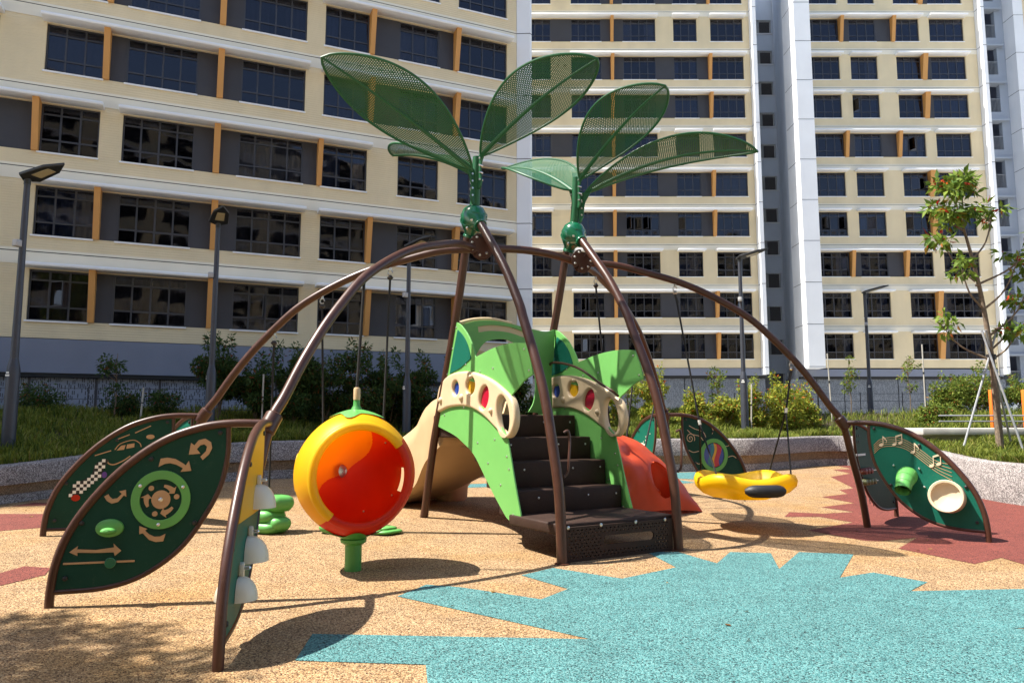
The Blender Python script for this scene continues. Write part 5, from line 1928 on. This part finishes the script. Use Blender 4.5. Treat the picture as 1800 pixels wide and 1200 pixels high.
for i in range(26):
    for j in range(9):
        x_, y_ = .06 + i * .0565 + (.028 if j % 2 else 0), .045 + j * .036
        if x_ > 1.5 or (.50 < x_ < 1.30 and .115 < y_ < .285):
            continue
        grl.append(ell(x_, y_, .014, .0085, 6))
slot = strip([(.60, .20), (1.20, .20)], .10)
slot = [(.58 + .05 * math.cos(t), .20 + .05 * math.sin(t)) for t in np.linspace(math.pi / 2, 3 * math.pi / 2, 9)] + [(1.22 + .05 * math.cos(t), .20 + .05 * math.sin(t)) for t in np.linspace(-math.pi / 2, math.pi / 2, 9)]
gp = obj('front_grille', plate([(0, 0), (1.56, 0), (1.56, .372), (0, .372)], grl + [slot], .02, 0, 'front_grille', frame2(Wp(.06, .045, .005), U3, UPV)), 'step_plastic', PS)
bo = MB()
for x_ in (.1, .55, 1.05, 1.5):
    bo.lathe([(.02, 0), (.02, .008), (.008, .014)], 10, frame2(Wp(x_, .033, .375), U3, UPV))
obj('screw', bo, 'steel', gp, kind='stuff')

# ---- slide behind the playhouse
SP = smooth_path([(Wp(.72, 3.2, 1.62)), (Wp(.70, 3.6, 1.60)), Vector((-1.05, 12.2, 1.28)), Vector((-1.75, 12.75, .86)), Vector((-2.5, 13.15, .52)), Vector((-3.3, 13.35, .40))], 8)
V, F = [], []
npf = None
for i, p in enumerate(SP):
    p = Vector(p)
    a, b = Vector(SP[max(i - 1, 0)]), Vector(SP[min(i + 1, len(SP) - 1)])
    t = b - a
    t.z = 0
    t.normalize()
    n_ = Vector((-t.y, t.x, 0))
    f = i / (len(SP) - 1)
    drop = min(p.z - .18, .35 + .75 * f * (1 - f) * 2)
    w = .50
    prof = [(-w - .10, -drop), (-w - .13, -.05), (-w - .10, .20), (-w - .05, .25), (-w, .22), (-w + .06, .04), (-w * .5, -.03), (0, -.05), (w * .5, -.03), (w - .06, .04), (w, .22), (w + .05, .25), (w + .10, .20), (w + .13, -.05), (w + .10, -drop), (w * .6, -drop - .02), (0, -drop), (-w * .6, -drop - .02)]
    npf = len(prof)
    for o_, z_ in prof:
        V.append(p + n_ * o_ + UPV * z_)
for i in range(len(SP) - 1):
    for j in range(npf):
        l = (j + 1) % npf
        F.append((i * npf + j, i * npf + l, (i + 1) * npf + l, (i + 1) * npf + j))
F += [tuple(range(npf))[::-1], tuple((len(SP) - 1) * npf + j for j in range(npf))]
sld = obj('slide', sm(MB().add(V, F), 'slide', 60), 'beige_plastic', PS)
sld['label'] = 'beige moulded slide curving down behind the playhouse'
# rounded belly that carries the slide on the ground
bl_ = MB()
bl_.lathe([(.02, .02), (.30, .0), (.34, .05), (.36, .24), (.52, .42), (.62, .70), (.60, .98), (.45, 1.18), (.2, 1.26)], 32, Matrix.Translation((-1.08, 13.25, .16)) @ Matrix.Rotation(R(20), 4, 'Z') @ Matrix.Diagonal((.86, .8, 1, 1)))
obj('slide_foot', sm(bl_), 'beige_plastic', PS)


# ---- red climbing shell on the right
def shell():
    NU, NV = 84, 64
    hol = [(.66, .885, .105, .088), (.66, .115, .12, .10)]
    recess = [(.44, .78, .075, .055), (.36, .91, .06, .05), (.93, .84, .03, .05), (.70, .66, .04, .05)]
    V, F = [], []

    def P(u, v):
        # u runs from the deck down to the ground, v across; both long edges fold down towards the ground
        ph = (v - .5) * math.pi * .99
        zr = 1.34 * (max(0, 1 - u ** 3.2)) ** .8 + .05
        b = 3.0 - (.95 - .2 * u) * math.copysign(abs(math.sin(ph)) ** .85, ph)
        a = 1.80 + 2.55 * u
        z = zr * max(0.0, math.cos(ph)) ** .62
        z += .045 * math.sin(u * 15 + v * 7) * math.sin(v * 3.14) ** 2 * (1 - u)
        p = Wp(a, b, z + g(*Wp(a, b).xy))
        for cu, cv, ru, rv in recess:
            q = ((u - cu) / ru) ** 2 + ((v - cv) / rv) ** 2
            if q < 1.6:
                p = p - (UPV * .35 + U3 * .35 - V3 * .6) * (.10 * math.exp(-q * 2))
        for cu, cv, ru, rv in hol:
            q = ((u - cu) / ru) ** 2 + ((v - cv) / rv) ** 2
            p = p + (UPV * .35 + U3 * .35 - V3 * .5) * (.030 * math.exp(-((math.sqrt(q) - 1.15) / .28) ** 2))
        return p
    idx = {}
    uv = {}
    for i in range(NU + 1):
        for j in range(NV + 1):
            u, v = i / NU, j / NV
            for cu, cv, ru, rv in hol:
                q = math.sqrt(((u - cu) / ru) ** 2 + ((v - cv) / rv) ** 2)
                if 1e-3 < q < 1.18 and q > .72:
                    u, v = cu + (u - cu) / q, cv + (v - cv) / q
            uv[i, j] = (u, v)
            V.append(P(u, v))
            idx[i, j] = len(V) - 1
    for i in range(NU):
        for j in range(NV):
            cs = [(i, j), (i + 1, j), (i + 1, j + 1), (i, j + 1)]
            mu = sum(uv[c][0] for c in cs) / 4
            mv = sum(uv[c][1] for c in cs) / 4
            if any(((mu - cu) / ru) ** 2 + ((mv - cv) / rv) ** 2 < .98 for cu, cv, ru, rv in hol):
                continue
            F.append(tuple(idx[c] for c in cs))
    me = MB().add(V, F).mesh('climbing_shell', True, 180)
    bm = bmesh.new()
    bm.from_mesh(me)
    bmesh.ops.delete(bm, geom=[v for v in bm.verts if not v.link_faces], context='VERTS')
    bmesh.ops.recalc_face_normals(bm, faces=bm.faces)
    # an inner skin a little inside the outer one, closed along every edge
    bm.normal_update()
    bm.verts.ensure_lookup_table()
    if sum(v.normal.z for v in bm.verts) < 0:
        bmesh.ops.reverse_faces(bm, faces=bm.faces[:])
        bm.normal_update()
    outer_v = list(bm.verts)
    outer_f = list(bm.faces)
    bnd = [e for e in bm.edges if len(e.link_faces) == 1]
    tw = {v: bm.verts.new(v.co - v.normal * .03) for v in outer_v}
    for f in outer_f:
        bm.faces.new([tw[v] for v in reversed(f.verts)])
    for e in bnd:
        v0, v1 = e.verts
        bm.faces.new([v0, v1, tw[v1], tw[v0]])
    bmesh.ops.recalc_face_normals(bm, faces=bm.faces)
    bm.to_mesh(me)
    bm.free()
    me.shade_smooth()
    me.set_sharp_from_angle(angle=R(50))
    return me


cs_ = obj('climbing_shell', shell(), 'climber_red', PS)
cs_['label'] = 'red moulded climbing shell with oval holes on the right of the playhouse'
for u, v in ((.25, .5), (.5, .12), (.62, .45), (.78, .52), (.15, .75)):
    pass

# ------------------------------------------------------------------ spinner
spn = Vector((-1.62, 7.74, 0))
PODC = Vector((-1.62, 7.74, .985))
sp_ = thing('spinner', 'round orange, red and yellow spinner pod on a green stem', 'spinner', spn, world=True)
AX = Vector((.36, -.93, .0)).normalized()                      # the mouth looks this way
X1 = AX.cross(UPV).normalized() * -1
Y1 = UPV - AX * UPV.dot(AX)
Y1.normalize()
X1 = Y1.cross(AX).normalized()


def pod(th0, th1, rad, inner, sel, nth=40, nph=96, zsc=1.04):
    """Part of a spherical shell; th from the mouth axis, phi anticlockwise seen from the front."""
    V, F, ix = [], [], {}
    for i in range(nth + 1):
        th_ = th0 + (th1 - th0) * i / nth
        for j in range(nph):
            ph_ = 2 * math.pi * j / nph
            r = rad
            if not inner:
                r = rad * (1 + .012 * math.cos(4 * ph_))
            else:
                r = rad * (1 - .10 * max(0, math.cos(math.pi - th_)) ** 2)
            sx, sy, sz = math.sin(th_) * math.cos(ph_), math.sin(th_) * math.sin(ph_), math.cos(th_)
            V.append(PODC + X1 * (r * sx) + Y1 * (r * zsc * sy) + AX * (r * sz))
    for i in range(nth):
        for j in range(nph):
            l = (j + 1) % nph
            thm = th0 + (th1 - th0) * (i + .5) / nth
            phm = 2 * math.pi * (j + .5) / nph
            if sel(thm, phm):
                f = (i * nph + j, i * nph + l, (i + 1) * nph + l, (i + 1) * nph + j)
                F.append(f[::-1] if inner else f)
    me = MB().add(V, F).mesh('p', True, 180)
    bm = bmesh.new()
    bm.from_mesh(me)
    bmesh.ops.delete(bm, geom=[v for v in bm.verts if not v.link_faces], context='VERTS')
    bm.to_mesh(me)
    bm.free()
    me.shade_smooth()
    return me


def in_arc(ph_, a, b):
    ph_ = math.degrees(ph_) % 360
    a %= 360
    b %= 360
    return a <= ph_ <= b if a <= b else (ph_ >= a or ph_ <= b)


def hole_back(th_, ph_):
    # round see-through hole near the middle of the back and a slot near the right edge
    sx, sy = math.sin(th_) * math.cos(ph_), math.sin(th_) * math.sin(ph_)
    return th_ > 1.2 and th_ < 2.3 and abs(math.degrees(ph_) % 360 - (352 if math.degrees(ph_) > 180 else -8)) < 13 and sx > .78 and abs(th_ - 1.75) < .30


RO = .605
yel = lambda t, p: in_arc(p, 38, 232) and not hole_back(t, p)
nyel = lambda t, p: not in_arc(p, 38, 232) and not hole_back(t, p)


def inner_sel(t, p):
    d = (t - 2.05) * 48
    e = 20 * math.sin((t - 1.1) * 2.9)
    return in_arc(p, 60 + e, 222 + e)


M0 = .93
obj('yellow_shell', pod(M0, math.pi - .001, RO, False, yel), 'yellow_plastic', sp_)
obj('red_shell', pod(M0, math.pi - .001, RO, False, nyel), 'red_plastic', sp_)
obj('orange_lining', pod(M0 + .02, math.pi - .001, RO * .93, True, lambda t, p: inner_sel(t, p) and not hole_back(t, p), 110, 216), 'orange_plastic', sp_)
obj('red_lining', pod(M0 + .02, math.pi - .001, RO * .93, True, lambda t, p: not inner_sel(t, p) and not hole_back(t, p), 110, 216), 'red_plastic', sp_)


def rim(a0, a1, th_, rad, thick):
    pts = []
    n = 50
    for k in range(n + 1):
        ph_ = R(a0 + (a1 - a0) * k / n)
        pts.append(PODC + X1 * (rad * math.sin(th_) * math.cos(ph_)) + Y1 * (1.04 * rad * math.sin(th_) * math.sin(ph_)) + AX * (rad * math.cos(th_)))
    return sm(MB().tube(pts, thick, 14))


obj('yellow_rim', rim(36, 233, M0 + .01, RO * .965, .046), 'yellow_plastic', sp_)
obj('red_rim', rim(233, 396, M0 + .02, RO * .965, .040), 'red_plastic', sp_)
bo = MB()
for t, ph_ in ((2.1, 40), (2.4, 55), (2.3, 200), (2.2, 290), (2.0, 330)):
    ph_ = R(ph_)
    nn = (X1 * (math.sin(t) * math.cos(ph_)) + Y1 * (math.sin(t) * math.sin(ph_)) + AX * math.cos(t))
    bo.lathe([(.014, 0), (.014, .01), (.004, .016)], 8, Matrix.Translation(PODC + nn * RO * .925) @ UPV.rotation_difference(-nn).to_matrix().to_4x4())
obj('screw', bo, 'steel', sp_, kind='stuff')
obj('back_boss', sm(MB().lathe([(0, .012), (.075, .012), (.09, .0)], 20, Matrix.Translation(PODC - AX * RO * .845 - X1 * .09 + Y1 * .0) @ UPV.rotation_difference(AX).to_matrix().to_4x4())), 'steel', sp_)
V, F = [], []
for i in range(7):
    f = i / 6
    for j in range(48):
        an_ = 2 * math.pi * j / 48
        rr = f * (.225 + .055 * math.cos(4 * an_ + .4) + .015 * math.cos(8 * an_))
        zz = math.sqrt(max(.01, (RO * 1.045 + .012) ** 2 - rr * rr)) + .025 * (1 - f)
        V.append(PODC + Vector((rr * math.cos(an_), rr * math.sin(an_), zz)))
for i in range(6):
    for j in range(48):
        l = (j + 1) % 48
        F.append((i * 48 + j, i * 48 + l, (i + 1) * 48 + l, (i + 1) * 48 + j))
cm = MB().add(V, F).mesh('calyx', True, 180)
obj('calyx', cm, 'pod_green', sp_)
obj('stalk', sm(MB().lathe([(.06, 0), (.05, .03), (.036, .05), (.033, .12)], 16, Matrix.Translation(PODC + Vector((0, 0, RO * 1.04 + .02))))), 'stem_green', sp_)
obj('stalk_sleeve', sm(MB().lathe([(.036, .0), (.036, .11), (.03, .125), (.02, .13)], 16, Matrix.Translation(PODC + Vector((0, 0, RO * 1.04 + .13))))), 'beige_plastic', sp_)
ov = []
for q in range(28):
    an_ = 2 * math.pi * q / 28
    th_, ph_ = 1.72 + .15 * math.cos(an_), R(178) + .30 * math.sin(an_)
    ov.append(PODC + X1 * (RO * 1.003 * math.sin(th_) * math.cos(ph_)) + Y1 * (1.04 * RO * 1.003 * math.sin(th_) * math.sin(ph_)) + AX * (RO * 1.003 * math.cos(th_)))
obj('moulded_oval', sm(MB().tube(ov, .007, 8, closed=True)), 'yellow_plastic', sp_)
ar = arc_at('near_left', 2.40)
top = PODC + Vector((0, 0, RO * 1.04 + .25))
obj('pole_rope', sm(MB().tube([top, ar - Vector((0, 0, .05))], .016, 8)), 'black_rope', sp_)
obj('post', sm(MB().lathe([(.085, -.04), (.085, .27), (.10, .28), (.13, .30), (.135, .33), (.12, .335), (.16, .36), (.19, .40), (.14, .43), (.05, .44)], 24, Matrix.Translation(spn))), 'stem_green', sp_)
V, F = [], []
for i in range(6):
    f = .25 + .75 * i / 5
    for j in range(48):
        an_ = 2 * math.pi * j / 48
        rr = f * (.27 + .06 * math.cos(5 * an_))
        V.append(PODC + Vector((rr * math.cos(an_), rr * math.sin(an_), -math.sqrt((RO * 1.04 + .015) ** 2 - rr * rr))))
for i in range(5):
    for j in range(48):
        l = (j + 1) % 48
        F.append((i * 48 + j, (i + 1) * 48 + j, (i + 1) * 48 + l, i * 48 + l))
obj('lower_calyx', MB().add(V, F).mesh('calyx', True, 180), 'stem_green', sp_)


# ------------------------------------------------------------------ swings
def swing(label, c, pl, pr, rot, group):
    t = thing('basket_swing', label, 'swing', c, group=group, world=True)
    c = Vector(c)
    V, F = [], []
    NA = 72
    prof = [(.0, -.13), (.30, -.13), (.48, -.115), (.62, -.07), (.70, -.01), (.715, .05), (.69, .10), (.64, .115), (.58, .09), (.53, .03), (.46, -.02), (.30, -.045), (.0, -.05)]
    for r, z in prof:
        for j in range(NA):
            an_ = 2 * math.pi * j / NA
            k = math.cos(4 * (an_ - R(45) + rot))
            lob = 1 + .055 * k
            up_ = .075 * (.5 + .5 * k) if r > .4 and z > -.12 else 0
            rr = r * lob
            V.append(c + Vector((rr * math.cos(an_), rr * .93 * math.sin(an_), z * 1.22 + up_)))
    n = len(prof)
    for i in range(n - 1):
        for j in range(NA):
            l = (j + 1) % NA
            F.append((i * NA + j, i * NA + l, (i + 1) * NA + l, (i + 1) * NA + j))
    me = MB().add(V, F).mesh('seat', True, 180)
    bm = bmesh.new()
    bm.from_mesh(me)
    bmesh.ops.remove_doubles(bm, verts=bm.verts, dist=1e-4)
    bmesh.ops.recalc_face_normals(bm, faces=bm.faces)
    bm.to_mesh(me)
    bm.free()
    me.shade_smooth()
    obj('seat', me, 'yellow_plastic', t)
    for fa in (R(-82), R(98)):
        pts = []
        for q in range(13):
            an_ = fa + R(-24 + 4 * q)
            pts.append(c + Vector((.70 * math.cos(an_), .655 * math.sin(an_), -.005)))
        rs = [.03, .065, .08] + [.085] * 7 + [.08, .065, .03]
        mb = MB().tube(pts, rs, 14)
        obj('bumper', sm(mb), 'black_rubber', t)
    obj('centre_bolt', sm(MB().tube([c + Vector((0, 0, -.12)), c + Vector((0, 0, -.20))], .016, 8)), 'steel', t)
    for anchor, sgn in ((pl, -1), (pr, 1)):
        A = Vector(anchor)
        e1 = c + Vector((sgn * .50, .46, .13))
        e2 = c + Vector((sgn * .50, -.46, .13))
        mid = (e1 + e2) / 2
        sp = mid + (A - mid).normalized() * ((.78 if sgn < 0 else .95))
        hk = obj('hook', sm(MB().tube([A + Vector((0, 0, .05)), A + Vector((0, 0, -.02))], .018, 8).tube([A + Vector((.028 * math.cos(q), 0, -.05 + .035 * math.sin(q))) for q in np.linspace(0, 5.5, 12)], .009, 6).lathe([(.02, -.02), (.035, 0), (.02, .02)], 10, Matrix.Translation(A + Vector((0, 0, -.11))))), 'steel', t)
        obj('rope', sm(MB().tube([A + Vector((0, 0, -.10)), sp], .014, 8)), 'black_rope', t)
        obj('rope', sm(MB().tube([sp, e1], .012, 8)), 'black_rope', t)
        obj('rope', sm(MB().tube([sp, e2], .012, 8)), 'black_rope', t)
        dd = (A - sp).normalized()
        obj('rope_clip', sm(MB().tube([sp - dd * .02, sp + dd * .05], .022, 8)), 'white_paint', t)
        obj('rope_sleeve', sm(MB().tube([A + Vector((0, 0, -.13)), A + (sp - A).normalized() * .27], .02, 8)), 'black_rubber', t)
    return t


swing('yellow basket swing hanging on four black ropes from the right arch', (3.32, 10.72, .60), arc_at('near_right', 1.38) - Vector((0, 0, .07)), arc_at('near_right', 3.06) - Vector((0, 0, .07)), 0, None)


# ------------------------------------------------------------------ stepping pods with hand ropes
def pods(label, x, y, stack, group):
    z = g(x, y)
    t = thing('stepping_pod', label, 'stepping pod', (x, y, z), group=group)
    for dx, dy, z0, r, h in stack:
        V, F = [], []
        prof = [(.0, 0), (.75, 0), (.96, .30), (1.0, .55), (.93, .82), (.72, .97), (.3, 1.03), (0, 1.0)]
        NA = 48
        for pr_, pz in prof:
            for j in range(NA):
                an_ = 2 * math.pi * j / NA
                lob = 1 + .07 * math.cos(5 * an_ + dx * 9) * pr_
                V.append((dx + r * pr_ * lob * math.cos(an_), dy + r * .85 * pr_ * lob * math.sin(an_), z0 + h * pz))
        for i in range(len(prof) - 1):
            for j in range(NA):
                l = (j + 1) % NA
                F.append((i * NA + j, i * NA + l, (i + 1) * NA + l, (i + 1) * NA + j))
        obj('pod_leaf', MB().add(V, F).mesh('pod_leaf', True, 180), 'pod_green', t)
    return t


pods('tall cluster of lime green leaf shaped pods left of the spinner', -3.14, 9.75, [(0, 0, 0, .25, .14), (.13, -.05, .04, .17, .16), (-.05, .02, .12, .24, .17), (.07, .03, .27, .23, .20)], 'lime green stepping pods')
pods('lime green stepping pod hidden behind the spinner', -2.25, 9.85, [(0, 0, 0, .26, .14), (.04, 0, .12, .23, .15)], 'lime green stepping pods')
pods('low lime green stepping pod just right of the spinner', -1.68, 9.85, [(0, 0, 0, .24, .06), (.0, 0, .045, .17, .05)], 'lime green stepping pods')


def hand_rope(label, tt, x, y, arch='far_left', z=.20):
    a = arc_at(arch, tt) - Vector((0, 0, .06))
    t = thing('hand_rope', label, 'rope', a, group='black hand ropes on the far arches', world=True)
    obj('hook', sm(MB().tube([a + Vector((0, 0, .05)), a + Vector((0, 0, -.03))], .016, 8).tube([a + Vector((.03 * math.cos(q), 0, -.06 + .035 * math.sin(q))) for q in np.linspace(0, 5.5, 12)], .009, 6)), 'steel', t)
    obj('pulley', sm(MB().lathe([(.02, -.03), (.045, 0), (.02, .03)], 10, Matrix.Translation(a + Vector((0, 0, -.13))))), 'black_rubber', t)
    obj('rope', sm(MB().tube([a + Vector((0, 0, -.15)), Vector((x, y, z))], .015, 8)), 'black_rope', t)


hand_rope('black rope hanging from the far left arch beside its lower end', 2.74, -3.17, 9.8)
hand_rope('black rope hanging from the far left arch, middle one', 2.05, -2.45, 9.85)
hand_rope('black rope hanging from the far left arch, nearest the crown', 1.22, -1.74, 9.85)


hand_rope('black rope from the far right arch to the red climbing shell, nearest the crown', .58, 1.55, 11.75, 'far_right', 1.34)
hand_rope('black rope from the far right arch to the middle of the red climbing shell', 2.42, 1.90, 12.45, 'far_right', 1.15)
hand_rope('black rope at the low end of the far right arch above the red climbing shell', 3.38, 2.30, 13.1, 'far_right', .95)


# ------------------------------------------------------------------ a tree standing left of the view; only its shade reaches the picture
def shade_tree():
    x, y = -9.25, 4.25
    t = thing('shade_tree', 'broad tree just left of the view whose shade falls in the near left corner', 'tree', (x, y, 0))
    obj('trunk', MB().tube(smooth_path([(0, 0, -.1), (.05, 0, 1.6), (-.05, .1, 3.2), (0, 0, 7.0)], 4), [.16 - .006 * k for k in range(13)], 10).mesh('trunk', True), 'bark', t)
    cs, rs = [], []
    br = MB()
    for k in range(16):
        an_ = random.uniform(0, 6.28)
        rr = random.uniform(.4, 1.7)
        e = (math.cos(an_) * rr, math.sin(an_) * rr * .8 - .1, random.uniform(7.6, 10.5))
        br.tube([(0, 0, 5.6), (e[0] * .5, e[1] * .5, 7.0), e], [.05, .03, .012], 6)
        cs.append(e)
        rs.append((.5, .5, .4))
    obj('branch', br, 'bark', t)
    obj('crown', leaves(cs, rs, 5500, .19), 'leaf_mid', t)


shade_tree()
n_l = 260
V, F = [], []
for q in range(n_l):
    i = random.randrange(10, len(WP) - 30)
    off = -abs(random.gauss(0, .9)) - .06
    x, y = WP[i][0] + WN[i].x * off, WP[i][1] + WN[i].y * off
    if q % 6 == 0:
        x, y = random.uniform(-5, 6), random.uniform(5, 14)
    z = g(x, y) + .010
    a_, s_ = random.uniform(0, 6.28), random.uniform(.018, .042)
    c_, d_ = math.cos(a_) * s_, math.sin(a_) * s_
    k_ = len(V)
    V += [(x - c_, y - d_, z), (x - d_ * .45, y + c_ * .45, z + random.uniform(0, .012)), (x + c_, y + d_, z + .004), (x + d_ * .45, y - c_ * .45, z + random.uniform(0, .012))]
    F.append((k_, k_ + 1, k_ + 2, k_ + 3))
tag(obj('fallen_leaves', mesh_np('fallen_leaves', V, F), 'dry_leaf', kind='stuff'), 'small dry leaves scattered on the rubber floor near the planter wall', 'fallen leaves')
